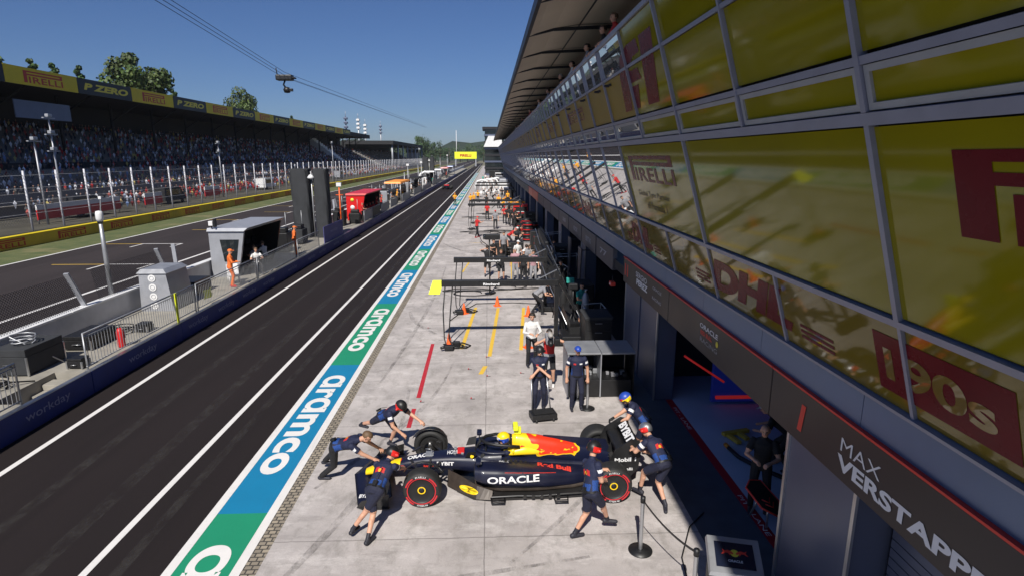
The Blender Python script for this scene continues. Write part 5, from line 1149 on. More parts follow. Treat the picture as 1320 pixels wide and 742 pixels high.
# mirrors, wind screen fairing, pitot
for s in (-1,1):
    b=MB(); b.bbox(1.0,1.10,s*.60-.10,s*.60+.10,.70,.76,M['carnavy'],.02); b.tube([(1.06,s*.34,.62),(1.05,s*.55,.71)],.012,M['black']); b.tube([(1.05,s*.62,.60),(1.05,s*.62,.70)],.01,M['black']); mi=b.build('mirror',car); b=MB(); b.bbox(1.102,1.108,s*.60-.085,s*.60+.085,.708,.752,M['mirror'],.002); b.build('mirror_glass',mi)
b=MB(); b.tube([(.1,0,.57),(.1,0,.68),(-.02,0,.69)],.008,M['alu'],n=5); b.build('pitot_tube',car)
b=MB(); b.tube([(1.2,0,.60),(1.14,0,.66)],.02,M['black']); b.bbox(1.17,1.21,-.14,.14,.60,.72,M['black'],.02); b.build('steering_wheel',car)
# suspension arms
for (x,w_,zc) in ((0,.70,.36),(3.6,.62,.36)):
    for s in (-1,1):
        b=MB(); h=V((x,s*w_,zc)); ib=.16 if x<1 else .12
        for (dx,dz,dzi) in ((-.30,.16,.16),(.32,.16,.12),(-.32,-.14,-.12),(.34,-.14,-.1),(.12 if x<1 else -.12,.02,.04)):
            b.bar(h+V((0,0,dz*.8)),V((x+dx,s*ib,zc+dzi+.03)),.05,.016,M['carbon'])
        b.bar(h+V((.02,0,-.12)),V((x+.1,s*ib,zc+.2)),.04,.016,M['carbon']); b.build('suspension_arms',car)
        b=MB(); b.lathe([(0,-.1),(.15,-.1),(.16,0),(.15,.1),(0,.1)],(x,s*(w_+.02),zc),M['carbon'],n=16,axis='y'); b.bbox(x+.12,x+.26,s*w_-.06,s*w_+.06,zc-.12,zc+.16,M['carbon'],.03); b.build('brake_duct',car)
# wheels
def wheel(x,s,wd,rr=.36):
    yo=s*1.0; yi=s*(1.0-wd); rim=MB(); yc=(yo+yi)/2; hw=wd/2; R0=.235
    prof=[(R0,-hw+.02),(R0+.02,-hw),(rr-.045,-hw-.008),(rr-.012,-hw+.035),(rr,-hw+.08),(rr+.002,0),(rr,hw-.08),(rr-.012,hw-.035),(rr-.045,hw+.008),(R0+.02,hw),(R0,hw-.02)]
    b=MB(); b.lathe(prof,(x,yc,rr),M['rubber'],n=56,axis='y'); w_=b.build('wheel',car)
    f=s*1
    def pr(r,o): return (r,f*(hw+o))
    b=MB(); b.lathe([pr(0,-.03),pr(.05,-.03),pr(.06,-.055),pr(.19,-.02),pr(.225,-.012),(R0+.006,f*(hw-.0))],(x,yc,rr),M['black'],n=40,axis='y'); b.build('rim_cover',w_,True); b=MB(); b.lathe([(.0,-f*(hw-.05)),(R0+.005,-f*(hw-.05))],(x,yc,rr),M['mblack'],n=24,axis='y'); b.build('inner_rim',w_,True)
    b=MB(); b.lathe([pr(.055,-.027),pr(.075,-.027)],(x,yc,rr),M['caryel'],n=24,axis='y'); b.build('hub_ring',w_)
    b=MB(); b.lathe([pr(.252,.007),pr(.268,.009)],(x,yc,rr),M['softred'],n=56,axis='y')
    def arc(a0,a1,r0,r1):
        n=14; vs=[];
        for i in range(n+1):
            a=a0+(a1-a0)*i/n
            for r_ in (r0,r1): vs.append((x+r_*math.cos(a),yc+f*(hw+.0115),rr+r_*math.sin(a)))
        b.add(vs,[(2*i,2*i+1,2*i+3,2*i+2) for i in range(n)],M['softred'])
    for k in range(2): arc(.35+k*math.pi,1.05+k*math.pi,.284,.310); arc(2.1+k*math.pi,2.85+k*math.pi,.284,.310)
    b.build('red_band',w_)
    b=MB()
    for k in range(2):   # short white maker marks round the wall
        for i,ch in enumerate('PIRELLI'):
            a=math.pi/2+k*math.pi+.32-.105*i; rad=V((math.cos(a),0,math.sin(a))); tan=V((math.sin(a),0,-math.cos(a)))*(1 if s<0 else -1); put_text(b,ch,V((x,yc+f*(hw+.0125),rr))+rad*.278-tan*.012,tan,rad,.034,M['logo_white'],w=.024 if ch!='I' else .008,bold=.02)
    b.build('wall_lettering',w_)
for x,wd in ((0,.30),(3.6,.39)):
    for s in (-1,1): wheel(x,s,wd)
# lettering on the body
def dec(s,o,u,v,h,w_,m,tgt,d,bold=.03,shear=0,off=.006,nm='lettering'):
    b=MB(); put_text(b,s,o,u,v,h,M[m],w=w_,bold=bold,shear=shear); q=b.build(nm,tgt if tgt.parent==car else tgt.parent); wrap(q,tgt,d,off); return q
up=V((0,.5,.86)); D=(0,.75,-.66)
dec('ORACLE',(1.22,-.9,.36),(1,0,0),(0,0,1),.14,1.0,'logo_white',pods[0],(0,1,-.15),.025)
dec('Red Bull',(2.2,-.44,1),(1,-.06,0),(.06,1,0),.15,.66,'logo_red',pods[0],(0,0,-1),.045)
dec('BYBIT',(.22,-.5,.47),(1,0,0),(0,0,1),.075,.34,'logo_white',chas,(0,1,-.1),.04)
dec('TAG',(-.05,-.5,.42),(1,0,0),(0,0,1),.05,.12,'logo_red',chas,(0,1,-.1),.04)
dec('ORACLE',(-.38,-.09,1),(1,0,0),(0,1,0),.13,.52,'logo_white',chas,(0,0,-1),.04)
dec('HONDA',(.42,-.1,1),(1,0,0),(0,1,0),.15,.30,'logo_white',chas,(0,0,-1),.02); 
dec('1',(-1.02,-.04,1),(0,-1,0),(1,0,0),.10,.05,'carred',nose,(0,0,-1),.05)
dec('ROKT',(1.45,-.42,1),(1,0,0),(0,1,0),.10,.24,'logo_white',pods[0],(0,0,-1),.03)
dec('RAUCH',(1.95,-.9,.17),(1,0,0),(0,0,1),.035,.20,'logo_white',pods[0],(0,1,-.15),.02); dec('SIEMENS',(2.32,-.9,.17),(1,0,0),(0,0,1),.035,.18,'logo_white',pods[0],(0,1,-.15),.02)
dec('claro',(-1.24,.62,1),(1,0,0),(0,1,0),.10,.26,'logo_white',wing[0],(0,0,-1),.03,off=.008)
b=MB(); 
for k in (0,1): b.add([(1.55,-.9,.60+k*.0),(2.55,-.9,.545),(2.55,-.9,.552+.006),(1.55,-.9,.612)],[(0,1,2,3)],M['logo_red'])
q=b.build('red_pinstripe',pods[0]); b=None; wrap(q,pods[0],(0,1,-.35),.006)
b=MB(); b.add([(-.05,-.9,.47),(.2,-.9,.48),(.2,-.9,.495),(-.05,-.9,.485)],[(0,1,2,3)],M['logo_red']); q=b.build('red_stripe',chas); wrap(q,chas,(0,1,-.1),.005)
dec('BYBIT',(-1.22,-.75,1),(1,0,0),(0,1,0),.10,.24,'logo_white',wing[0],(0,0,-1),.03,off=.008)

# small aero parts: wheel deflectors, pod louvres, winglets, cooling slots
for s in (-1,1):
    b=MB(); rows=[]
    for k in range(9):
        a=math.radians(150-k*15); rows.append([( .42*math.cos(a),s*.66,.36+.42*math.sin(a)),(.42*math.cos(a),s*.74,.37+.42*math.sin(a)),(.42*math.cos(a),s*.74,.38+.42*math.sin(a)),(.42*math.cos(a),s*.66,.37+.42*math.sin(a))])
    b.loft(rows,M['carbon']); b.build('wheel_deflector',car,True)
    for k in range(7):
        x=1.55+k*.10; b=MB(); b.hexa([(x,s*.30,.612-.02*k),(x+.05,s*.30,.610-.02*k),(x+.05,s*.42,.606-.02*k),(x,s*.42,.608-.02*k),(x+.02,s*.30,.628-.02*k),(x+.055,s*.30,.616-.02*k),(x+.055,s*.42,.612-.02*k),(x+.02,s*.42,.624-.02*k)],M['mblack']); b.build('louvre',car,True)
    b=MB(); b.hexa([(.78,s*.24,.62),(.98,s*.27,.63),(.98,s*.28,.63),(.78,s*.25,.62),(.84,s*.30,.76),(1.0,s*.33,.78),(1.0,s*.34,.78),(.84,s*.31,.76)],M['black']); b.build('winglet',car,True)
    b=MB(); b.lathe([(0,0),(.035,0)],(0,0,0),M['caryel'],n=16); b.v=[(.92+x,s*.30+y*.2,.665+y) for x,y,z in b.v]; b.build('yellow_switch_mark',car)
    for x in (.55,.70): b=MB(); b.bbox(x,x+.05,s*.10-.03,s*.10+.03,.622,.655,M['galv'],.006); b.build('sensor',car)
b=MB(); b.bbox(-.02,.13,-.10,.10,.565,.60,M['galv'],.01); b.build('nose_sensor_plate',car)
b=MB(); put_text(b,'T',(3.30,-.0145,.70),(1,0,-.2),(0,0,1),.11,M['logo_red'],w=.11,bold=.06); b.build('fin_lettering',cov)
b=MB(); b.bbox(.62,.76,-.11,.11,.628,.66,M['carred'],.01); b.build('chassis_badge',car)
# ------------------------------------------------------------------ people near the car
RB=dict(shirt='tnavy',pants='tshort',legs='short',panel='tblue',logo=True,head='helmet',hc=('black','carred'))
def O(**k): d=dict(RB); d.update(k); return d
G='crew pushing the racing car'
person('crew member in black helmet leaning over the far front tyre, arms outstretched',dict(pelvis=(-2.38,12.02,.83),neck=(-1.98,11.72,1.14),head=(-1.86,11.62,1.26),hl=(-1.45,11.72,.76),hr=(-1.9,11.55,.62),fr=(-3.02,12.55,.30),fl=(-2.30,12.25,0),look=(.7,-.35,-.6)),(1,-.5),O(glove=False),G)
person('bareheaded crew member in dark trousers bending low behind the front wing',dict(pelvis=(-3.08,10.75,.80),neck=(-2.60,10.60,.98),head=(-2.44,10.60,1.05),hl=(-2.22,11.02,.52),hr=(-2.20,10.55,.52),fl=(-3.52,11.30,.06),fr=(-3.45,10.85,.0),look=(.8,-.1,-.6)),(1,-.05),O(legs='long',head='hairb',pants='tblack'),G)
person('crew member in helmet and shorts pushing the near side of the nose from the front',dict(pelvis=(-2.0,9.08,.84),neck=(-1.86,9.50,1.10),head=(-1.78,9.62,1.2),hr=(-1.62,9.98,.72),hl=(-1.95,10.15,.62),fr=(-2.42,8.98,.03),fl=(-2.10,8.75,0.02),look=(.5,.6,-.6),elr=(1,0,-.5)),(.45,.9),O(glove=False,skin='skin'),G)
person('crew member in helmet and shorts walking beside the near rear wheel',dict(pelvis=(1.66,8.72,.93),neck=(1.70,8.92,1.40),head=(1.74,8.98,1.56),hr=(1.93,8.92,1.02),hl=(1.95,9.2,1.05),fl=(1.42,8.78,0.02),fr=(2.08,9.05,0.01),fdl=(.8,.2,0),fdr=(.95,-.1,0),look=(.75,.5,-.5)),(.85,.35),O(),G)
person('crew member in blue and yellow helmet pushing the rear wing from its far end',dict(pelvis=(3.22,11.45,.86),neck=(2.98,11.55,1.26),head=(2.84,11.52,1.38),hr=(2.62,11.50,.98),hl=(2.62,11.32,.96),fl=(3.55,11.2,.0),fr=(3.45,11.65,.04),look=(-.8,-.1,-.5)),(-1,-.1),O(hc=('lit_helm','caryel'),glove=True),G) if False else None
M['helm_blue']=mat('blue_helmet',(.02,.06,.35),.35,var=.2)
person('crew member in blue and yellow helmet pushing the rear wing from its far end',dict(pelvis=(3.28,11.35,.86),neck=(3.0,11.52,1.24),head=(2.88,11.50,1.37),hr=(2.60,11.42,.96),hl=(2.64,11.30,.93),fl=(3.58,11.1,.0),fr=(3.5,11.6,.04),look=(-.8,-.1,-.5)),(-1,-.1),O(hc=('helm_blue','caryel'),hc3='carred',glove=True),G)
person('crew member in silver and red helmet pushing the rear wing from behind, nearest the garage',dict(pelvis=(3.20,9.72,.84),neck=(3.06,10.12,1.16),head=(2.98,10.26,1.27),hr=(2.80,10.12,.92),hl=(2.72,10.28,.92),fl=(2.86,9.98,.08),fr=(3.24,9.58,0),fdr=(-.2,-.8,0),look=(-.6,.6,-.5)),(-.7,.8),O(hc=('alu','carred')),G)
# driver
person('driver in colourful helmet and dark overalls seated in the car',dict(pelvis=(CX+1.72,CY,.22),neck=(CX+1.60,CY,.70),head=(CX+1.56,CY,.84),hl=(CX+1.2,CY+.13,.62),hr=(CX+1.2,CY-.13,.62),fl=(CX+.85,CY+.08,.25),fr=(CX+.85,CY-.08,.25),look=(-1,0,-.1),z0=.06),(-1,0),dict(shirt='tnavy',pants='tnavy',legs='long',sleeve=2,glove=True,head='helmet',hc=('caryel','helm_blue'),hc3='white'))
# people in the middle
def std(label,x,y,ang,out,kind=0,z=0,h=1.,voxel=.02,group=None,**k):
    J,f=stand_pose(x,y,ang,z,h,kind); J.update(k); return person(label,J,f,out,group,voxel,h)
std('crew member in blue cap and navy kit standing beside the grey topped bench',2.22,14.05,math.pi,O(head='cap',hc=('helm_blue',),legs='long',pants='tshort',panel='tblue'),0,voxel=.009)
std('crew member in black helmet holding the handles of the low black trolley',1.24,14.05,math.pi*.96,O(head='helmet',hc=('black','black'),legs='long',panel=None),1,voxel=.009,hl=(1.02,13.75,.98),hr=(1.50,13.75,.98))
std('camera operator in red bib with a grey furry camera behind the trolley man',1.66,15.6,math.pi*1.05,dict(shirt='tgrey',bib='tred',pants='tblack',legs='short',head='hair',shoe='twhite'),3,voxel=.011)
std('woman in white shirt and headset standing behind the camera operator',1.28,17.3,math.pi*.95,dict(shirt='twhite',pants='tblack',legs='long',head='hair',phones=True,sleeve=2),1,voxel=.011)
std('bald mechanic in black standing inside the shaded garage near the threshold',4.95,9.5,math.pi*1.15,dict(shirt='tblack',pants='tblack',legs='long',head='bald',skin='skin'),1,voxel=.01)
std('mechanic in dark kit and grey cap at the back of the shaded garage',6.1,10.9,-.9,dict(shirt='tblack',pants='tblack',legs='long',head='cap',hc=('lgrey',)),4,voxel=.014)
# far crew on the apron
BK=dict(shirt='tblack',pants='tblack',legs='long',head='hair'); RD=dict(shirt='tred',pants='tblack',legs='long',head='cap',hc=('red',)); OR=dict(shirt='tamber',pants='tblack',legs='long',head='cap',hc=('papaya',)); WH=dict(shirt='twhite',pants='tblack',legs='long',head='hairb',phones=True)
PK=dict(shirt='tpink',pants='tgrey',legs='long',head='hairg')
far=[('camera operator in black shorts filming beside the first pit boom',-.12,31.2,0,dict(BK,legs='short'),3),('person in black shorts carrying an amber helmet beside the boom',.6,29.9,math.pi,dict(BK,legs='short',head='hairb'),1),
('person in pink patterned shirt in the group behind the boom',1.35,30.2,math.pi,PK,0),('person in black shirt and white hat in the group behind the boom',1.75,29.6,.2,dict(BK,head='cap',hc=('white',)),0),('person in patterned shirt at the right of the group behind the boom',2.25,29.5,math.pi,dict(PK,shirt='tpink',head='hair'),0),
('person in dark striped shirt beside the tall black equipment',2.0,31.4,.3,dict(BK,shirt='tgrey'),0),('guest in white top bending by the black cabinet',2.0,34.0,math.pi*.7,WH,4),('second guest in white shirt by the black cabinet',1.6,33.2,math.pi*.8,dict(WH,head='cap',hc=('white',)),0),
('crew member in red shirt walking with a hose at the middle of the apron',-1.0,47.0,1.0,dict(RD,shoe='tred'),2),('crew member in dark kit standing near the red wheel guns',.55,52.5,math.pi,dict(BK,shirt='tgrey',head='cap',hc=('red',)),0),('crew member in red shirt under the black boom',1.5,57,math.pi,RD,0),
('dark clad crew member first in the row by the red cabinet',2.05,55,math.pi*.9,dict(BK,head='hair'),0),('dark clad crew member second in the row by the red cabinet',2.4,54,math.pi*1.1,dict(RD,shirt='tblack'),1),('crew member in red and dark kit third in the row by the red cabinet',2.8,55,math.pi,dict(RD,shirt='tgrey'),0),
('crew member in bright red shirt bending by the stacked red tyres',2.5,45,math.pi*.6,RD,4),('crew member in dark shirt kneeling by the stacked red tyres',2.0,43.5,math.pi*.6,BK,4),('person in white shirt standing at the pipe frame by the garage',3.7,33,math.pi,dict(WH,phones=False),0),
('marshal in amber top standing on the painted strip',-4.55,78,math.pi*.9,OR,1),('first crew member in amber top left of the far boom',-2.4,76.5,math.pi,OR,0),('second crew member in amber top left of the far boom',-2.0,78,math.pi*1.2,OR,0),('crew member in black beside the curled hose',-.35,74,math.pi,BK,2),
('first amber clad crew member right of the curled hose',1.2,74,math.pi,OR,1),('second amber clad crew member right of the curled hose',1.8,76,math.pi*.8,OR,4),('third amber clad crew member near the far garage door',2.6,82,math.pi*1.1,OR,0),
('crew member in white by the white gantries',-.9,100,math.pi,WH,0),('second crew member in white by the white gantries',1.3,103,math.pi*.9,WH,1),('crew member in black by the white gantries',.4,98,math.pi*1.1,BK,0),('crew member in dark kit past the white gantries',-.6,125,math.pi,BK,0),('crew member in grey kit far along the apron',1.5,140,math.pi,dict(BK,shirt='tgrey'),0),('crew member in teal shirt far along the apron',-1.5,150,math.pi,dict(BK,shirt='tteal'),0),
('crouching mechanic in grey and red beside the first cone row',2.0,23.5,math.pi*.5,dict(BK,shirt='tgrey',head='cap',hc=('red',)),4),('mechanic in dark kit in the shade by the gas bottles',3.3,26.5,math.pi,BK,0),('mechanic in teal shirt in the shade at the garage door',3.45,21.5,math.pi*.8,dict(BK,shirt='tteal',legs='short'),1)]
for l_,x,y,a,o_,k in far: std(l_,x,y,a,o_,k,voxel=.022 if y<60 else .032)
extra=[('crew member in white shirt leaning into the open cabinet behind the boom',2.6,30.6,1.2,WH,4),('crew member in black carrying a case past the second boom',.2,33.6,2.4,BK,2),('crew member in grey shirt by the long low cabinet',.9,37.0,2.8,dict(BK,shirt='tgrey'),0),('crew member in white cap behind the long low cabinet',1.9,39.6,3.0,dict(BK,head='cap',hc=('white',)),1),
('mechanic in red kneeling low in front of the tyre stacks',1.5,42.0,1.9,RD,4),('mechanic in dark kit reaching over the red cabinet',2.2,50.2,1.4,BK,2),('fourth dark clad crew member by the red cabinet',1.75,56.0,3.4,BK,1),('fifth crew member in black behind the red cabinet row',2.6,58.5,3.0,dict(BK,shirt='tgrey'),0),
('crew member in red standing past the two black booms',-.2,60.5,3.3,RD,0),('crew member in black beside the orange cabinet',2.2,64.5,2.6,BK,2),('crew member in amber beside the orange cabinet',2.5,68,3.0,OR,0),('crew member in amber bending past the orange cabinet',1.6,71,1.6,OR,4),
('crew member in black bending under the far boom',.6,84,1.9,BK,4),('crew member in amber at the left end of the far boom',-1.6,84,3.0,OR,2),('crew member in dark kit right of the far boom',2.0,90,3.2,BK,1),('crew member in grey bending before the white gantries',-.4,93,2.2,dict(BK,shirt='tgrey'),4),
('crew member in white between the nearest two white gantries',.2,105.5,3.2,WH,2),('third crew member in white right of the gantries',2.0,101,2.8,WH,4),('crew member in black past the last gantry',.8,118,3.2,BK,2),('crew member in red far along the apron',-.4,133,3.2,RD,0),('crew member in black far along the apron',.6,144,3.0,BK,0),('farthest crew member in white on the apron',-.9,160,3.2,WH,0)]
for l_,x,y,a,o_,k in extra: std(l_,x,y,a,o_,k,voxel=.024 if y<60 else .034)
wallp=[('mechanic in black on the platform behind the shrouded tower',-11.9,46.6,1.4,BK,0),('crew member in red at the near end of the red stand',-11.6,53.8,1.3,RD,1),('crew member in red past the red stand',-11.7,64.2,1.5,RD,2),('crew member in black past the red stand',-12.4,67,1.2,BK,0),('crew member in grey between the red and orange stands',-11.7,70.5,1.6,dict(BK,shirt='tgrey'),1),('crew member in amber before the orange stand',-11.7,75.3,1.3,OR,0),('crew member in black past the orange stand',-11.8,88,1.6,BK,1),('crew member in white past the orange stand',-12.2,93,1.2,WH,0),('crew member in black by the dark roofed stand',-11.6,97,1.5,BK,2),('crew member in white by the white arch',-11.6,110,1.5,WH,0),('crew member in black by the white arch',-12.5,115,1.5,BK,1),('crew member in teal at the first white stand',-11.6,122,1.5,dict(BK,shirt='tteal'),0),('crew member in white at the first white stand',-11.6,131,1.5,WH,1),('crew member in black at the second white stand',-11.6,140,1.5,BK,0),('crew member in red at the distant red and white stand',-11.6,162,1.5,RD,0)]
for l_,x,y,a,o_,k in wallp: std(l_,x,y,a,o_,k,z=PZ,voxel=.03)
# pit wall people
MA=dict(shirt='torange',pants='torange',legs='long',sleeve=2,head='cap',hc=('torange',),shoe='tred')
std('marshal in orange overalls leaning at the rail beside the light grey stand',-11.75,26.4,1.3,MA,1,z=PZ,voxel=.012); std('marshal in orange overalls between the light grey stand and the shrouded tower',-11.75,35.3,1.2,MA,0,z=PZ,voxel=.014)
std('engineer in white shirt seated at the open side of the light grey stand',-11.75,29.4,math.pi*.8,dict(WH,phones=True),5,z=PZ,voxel=.016); std('engineer in pale blue shirt seated inside the light grey stand',-12.2,30.4,-1.2,dict(WH,phones=True,shirt='tgrey'),5,z=PZ,voxel=.02); std('engineer in white shirt seated farther inside the light grey stand',-12.2,31.6,-1.2,dict(WH,phones=True),5,z=PZ,voxel=.02)
for k in range(5): std(['engineer in red seated nearest in the red stand','second engineer in red in the red stand','third engineer in red in the red stand','fourth engineer in red in the red stand','engineer in orange cap at the far end of the red stand'][k],-11.75,55.6+k*1.5,-1.2 if k<4 else 1.5,dict(RD,phones=(k%2==0)),5 if k<4 else 1,z=PZ,voxel=.026,group='engineers in the red stand')
for k in range(4): std(['dark clad engineer nearest under the orange roof','second dark clad engineer under the orange roof','engineer in amber under the orange roof','fourth engineer under the orange roof'][k],-11.9,78+k*1.8,-1.2,OR if k==2 else BK,5,z=PZ,voxel=.03,group='engineers under the orange roof')
# spectators on the balcony
bp=[('man in blue shirt leaning over the balcony rail',19.2,'tgrey','hair'),('man in dark shirt on the balcony nearest the camera',16.6,'tblack','hair'),('person in red on the balcony',15.2,'tred','hairb'),('person in pale shirt on the balcony',22.6,'twhite','hair'),('person in black leaning on the balcony rail',26.0,'tblack','hairg'),('person in grey on the balcony',31.5,'tgrey','hair'),('person in white cap on the balcony',37,'twhite','hairb'),('person in red cap on the balcony',45,'tred','hair'),('farther person in black on the balcony',55,'tblack','hair'),('farthest person on the balcony in white',68,'twhite','hair')]
for l_,y,s_,h_ in bp: std(l_,3.15,y,-math.pi/2,dict(shirt=s_,pants='tblack',legs='long',head=h_),1,z=8.1,voxel=.016,group='spectators on the balcony',hl=(2.76,y-.18,9.12),hr=(2.76,y+.2,9.12))
# ------------------------------------------------------------------ equipment on the apron
def cone(x,y,label,tip=0):
    t=thing('traffic_cone',label,'cone',(x,y,0),rnd.random(),'orange cones in the pit box'); b=MB(); b.bbox(-.15,.15,-.15,.15,.0,.03,M['cone'],.01); b.build('base',t)
    b=MB(); b.lathe([(.115,.03),(.108,.05),(.075,.2),(.045,.36),(.022,.45),(0,.455)],(0,0,0),M['cone'],n=20); o=b.build('cone_body',t)
cone(-1.09,23.59,'orange cone at the far left of the yellow lines'); cone(.32,24.83,'orange cone at the far end of the middle yellow line'); cone(1.57,23.12,'orange cone at the far right of the yellow lines'); cone(-1.43,19.38,'orange cone at the near left beside the hose coil'); cone(1.3,19.05,'orange cone at the near right behind the woman in white')
def boom(x0,x1,y,z,label,tip=None,mark='Rinchard',th=.21,group='overhead pit booms',m='black',base=True):
    t=thing('pit_boom',label,'boom',(x1,y,0),0,group); L=x1-x0
    b=MB(); b.bbox(-L,.25,-th/2,th/2,z,z+th,M[m],.012); b.build('beam',t)
    if mark and y<26: b=MB(); put_text(b,mark,(-L*.62,-th/2-.004,z+.045),(1,0,0),(0,0,1),.08,M['logo_white'],w=.55,bold=.04); b.build('lettering',t)
    if tip: b=MB(); b.hexa([(-L-.42,-.30,z-.20),(-L-.04,-.30,z-.20),(-L+.06,.10,z+.19),(-L-.30,.10,z+.19),(-L-.42,-.27,z-.22),(-L-.04,-.27,z-.22),(-L+.06,.13,z+.17),(-L-.30,.13,z+.17)],M['lemon']); b.build('tip_plate',t)
    if base:
        b=MB(); b.bar((.2,0,0),(.2,0,z+.5),.14,.14,M[m]); b.bar((.2,0,z+.3),(.9,.1,z-.9),.09,.09,M[m]); b.bar((-.6,0,z+.15),(.2,0,z+.55),.03,.03,M['alu']); b.build('upright',t)
        b=MB(); b.bbox(-.1,1.0,-.4,.4,.05,.22,M[m],.02); b.tube([(0,-.4,.05),(0,.4,.05)],.05,M['black']); b.build('wheeled_base',t)
    b=MB()
    for k in range(2):
        xx=-L+.12+k*.25; b.tube([(xx,0,z),(xx-.08,-.1,z*.6),(xx-.05-.1*k,-.25,.3),(xx+.05,-.45,.04),(xx+.45,-.5,.03),(xx+.6,-.2,.03),(xx+.3,.1,.04),(xx-.1,-.1,.05),(xx+.1,-.45,.06),(xx+.5,-.45,.07)],.022,M['black'],n=6)
    b.build('air_hose',t)
    b=MB(); b.bbox(-L+.1,-L+.4,-.75,-.55,.02,.2,M['black'],.03); b.tube([(-L+.15,-.65,.15),(-L-.02,-.75,.12)],.05,M['black']); b.bbox(-L+.35,-L+.6,-.25,-.08,.02,.17,M['black'],.03); b.build('wheel_gun',t)
    return t
boom(-1.65,2.1,19.5,2.08,'nearest black boom with a fluorescent yellow tip across the pit box',tip=True); boom(-1.5,2.15,24.1,2.08,'second black boom parallel behind the yellow tipped one')
boom(-1.9,2.6,52.5,2.1,'black boom over the red clad crew',mark=None); boom(-1.8,2.8,57.5,2.1,'black boom just behind the first one over the red crew',mark=None); boom(-2.0,3.0,86,2.2,'far black boom over the amber clad crew',mark=None); boom(-2.0,3.0,95,2.2,'farther thin boom behind the amber clad crew',mark=None)
for nm,a,c,w_ in (('heavy black lattice arm sloping down from the two booms beside the garage',(2.35,26.2,2.35),(3.0,19.8,.5),.34),('black sloping arm behind the heavy one in the shade',(2.9,33.0,2.3),(3.3,27.0,.7),.28)):
    t=thing('boom_arm',nm,'boom',(c[0],c[1],0)); A=V(a)-V((c[0],c[1],0)); C_=V((0,0,c[2])); b=MB(); b.bar(A,C_,w_,w_*.9,M['black']); b.build('arm',t); b=MB(); b.bar(C_,V((0,0,.05)),.4,.4,M['mblack']); b.bbox(-.5,.5,-.5,.5,.03,.3,M['black'],.04); b.build('base',t)
    for s_ in (-1,1): b=MB(); b.tube([A+V((s_*.28,0,.1)),A*.5+C_*.5+V((s_*.33,0,.05)),C_+V((s_*.28,0,.1))],.022,M['alu']); b.build('side_rail',t)
    b=MB(); b.tube([A+V((0,0,.2)),A*.6+C_*.4+V((.15,0,.35)),C_+V((.2,0,.4)),V((.3,-.4,.05))],.03,M['black']); b.build('hose',t)
# thin aerial rod on second boom
t=thing('camera_rod','black vertical rod carrying a box camera beyond the second boom','camera',(.0,27.2,0)); b=MB(); b.tube([(0,0,0),(0,0,2.6)],.035,M['black']); b.build('pole',t); b=MB(); b.bbox(-.2,.5,-.15,.15,2.6,2.85,M['black'],.03); b.lathe([(.0,-.3),(.12,-.3),(.13,-.18),(.10,-.15)],(0,0,2.72),M['glassdark'],n=14,axis='x'); b.build('camera_body',t); b=MB(); b.lathe([(0,0),(.25,0),(.25,.03),(0,.04)],(0,0,0),M['black'],n=16); b.build('base',t)
# white gantry arches far away
for k in range(4):
    t=thing('white_gantry',['white arched gantry nearest at the far pit boxes','second white arched gantry at the far pit boxes','third white arched gantry at the far pit boxes','farthest white arched gantry'][k],'gantry',(-1.2+k*.9,104+k*3.5,0),0,'white gantries'); b=MB(); b.tube([(-1.1,0,.3),(-1.2,0,1.4),(-.8,0,2.2),(0,0,2.4),(.8,0,2.2),(1.2,0,1.4),(1.1,0,.3)],.16,M['white'],n=8); b.build('arch',t); b=MB(); b.bbox(-1.3,1.3,-.3,.3,.02,.3,M['white'],.05); b.build('base',t)
t=thing('white_equipment_rack','long white equipment rack between the white gantries and the garages','rack',(2.6,108,0)); b=MB(); b.bbox(-.8,.9,-4,4,0,1.9,M['white'],.1); b.build('cabinet',t); b=MB(); b.bbox(-.7,.8,-3.6,3.6,1.92,2.5,M['lgrey'],.1); b.build('top_box',t)
# stanchions with belt
def stanchion(x,y,label,h=1.0,belt=None):
    t=thing('belt_stanchion',label,'stanchion',(x,y,0),0,'belt stanchions'); b=MB(); b.lathe([(0,0),(.20,0),(.20,.015),(.06,.04),(.0,.045)],(0,0,0),M['black'],n=24); b.build('base',t); b=MB(); b.lathe([(.032,.04),(.032,h-.1)],(0,0,0),M['alu'],n=14); b.build('pole',t)
    b=MB(); b.lathe([(.032,h-.1),(.042,h-.1),(.042,h),(.0,h+.01)],(0,0,0),M['black'],n=14); hd=b.build('head',t)
    if belt:
        b=MB(); n=10; d=V(belt)
        vs=[]
        for i in range(n+1):
            s=i/n; p=V((0,0,h-.06))+V((d.x*s,d.y*s,-.18*4*s*(1-s)*.5)); vs+= [p-V((0,0,.022)),p+V((0,0,.022))]
        b.add(vs,[(2*i,2*i+1,2*i+3,2*i+2) for i in range(n)],M['black']); b.build('belt',t)
stanchion(2.47,8.42,'belt stanchion standing on the apron nearest the racing car rear wheel',belt=(.42,-1.3)); stanchion(2.89,7.10,'belt stanchion at the bottom edge of the picture'); stanchion(2.51,14.04,'belt stanchion right of the man in the blue cap'); stanchion(2.36,14.7,'second stanchion close behind the one by the man in the blue cap')
# low trolley held by the man in the helmet
t=thing('push_trolley','low black trolley box with two upright grey handles','trolley',(1.28,13.45,0),R(12)); b=MB(); b.bbox(-.30,.34,-.2,.2,.06,.20,M['black'],.02); b.bbox(-.24,.28,-.15,.15,.204,.225,M['mblack'],.01); b.build('deck',t)
for s in (-1,1): b=MB(); b.tube([(s*.24+.02,.15,.2),(s*.2,.3,.98)],.016,M['alu']); b.build('handle',t)
for sx_ in (-1,1):
    for sy_ in (-1,1): b=MB(); b.lathe([(0,-.02),(.05,-.02),(.05,.02),(0,.02)],(sx_*.22+.02,sy_*.17,.05),M['rubber'],n=12,axis='x'); b.build('wheel',t)
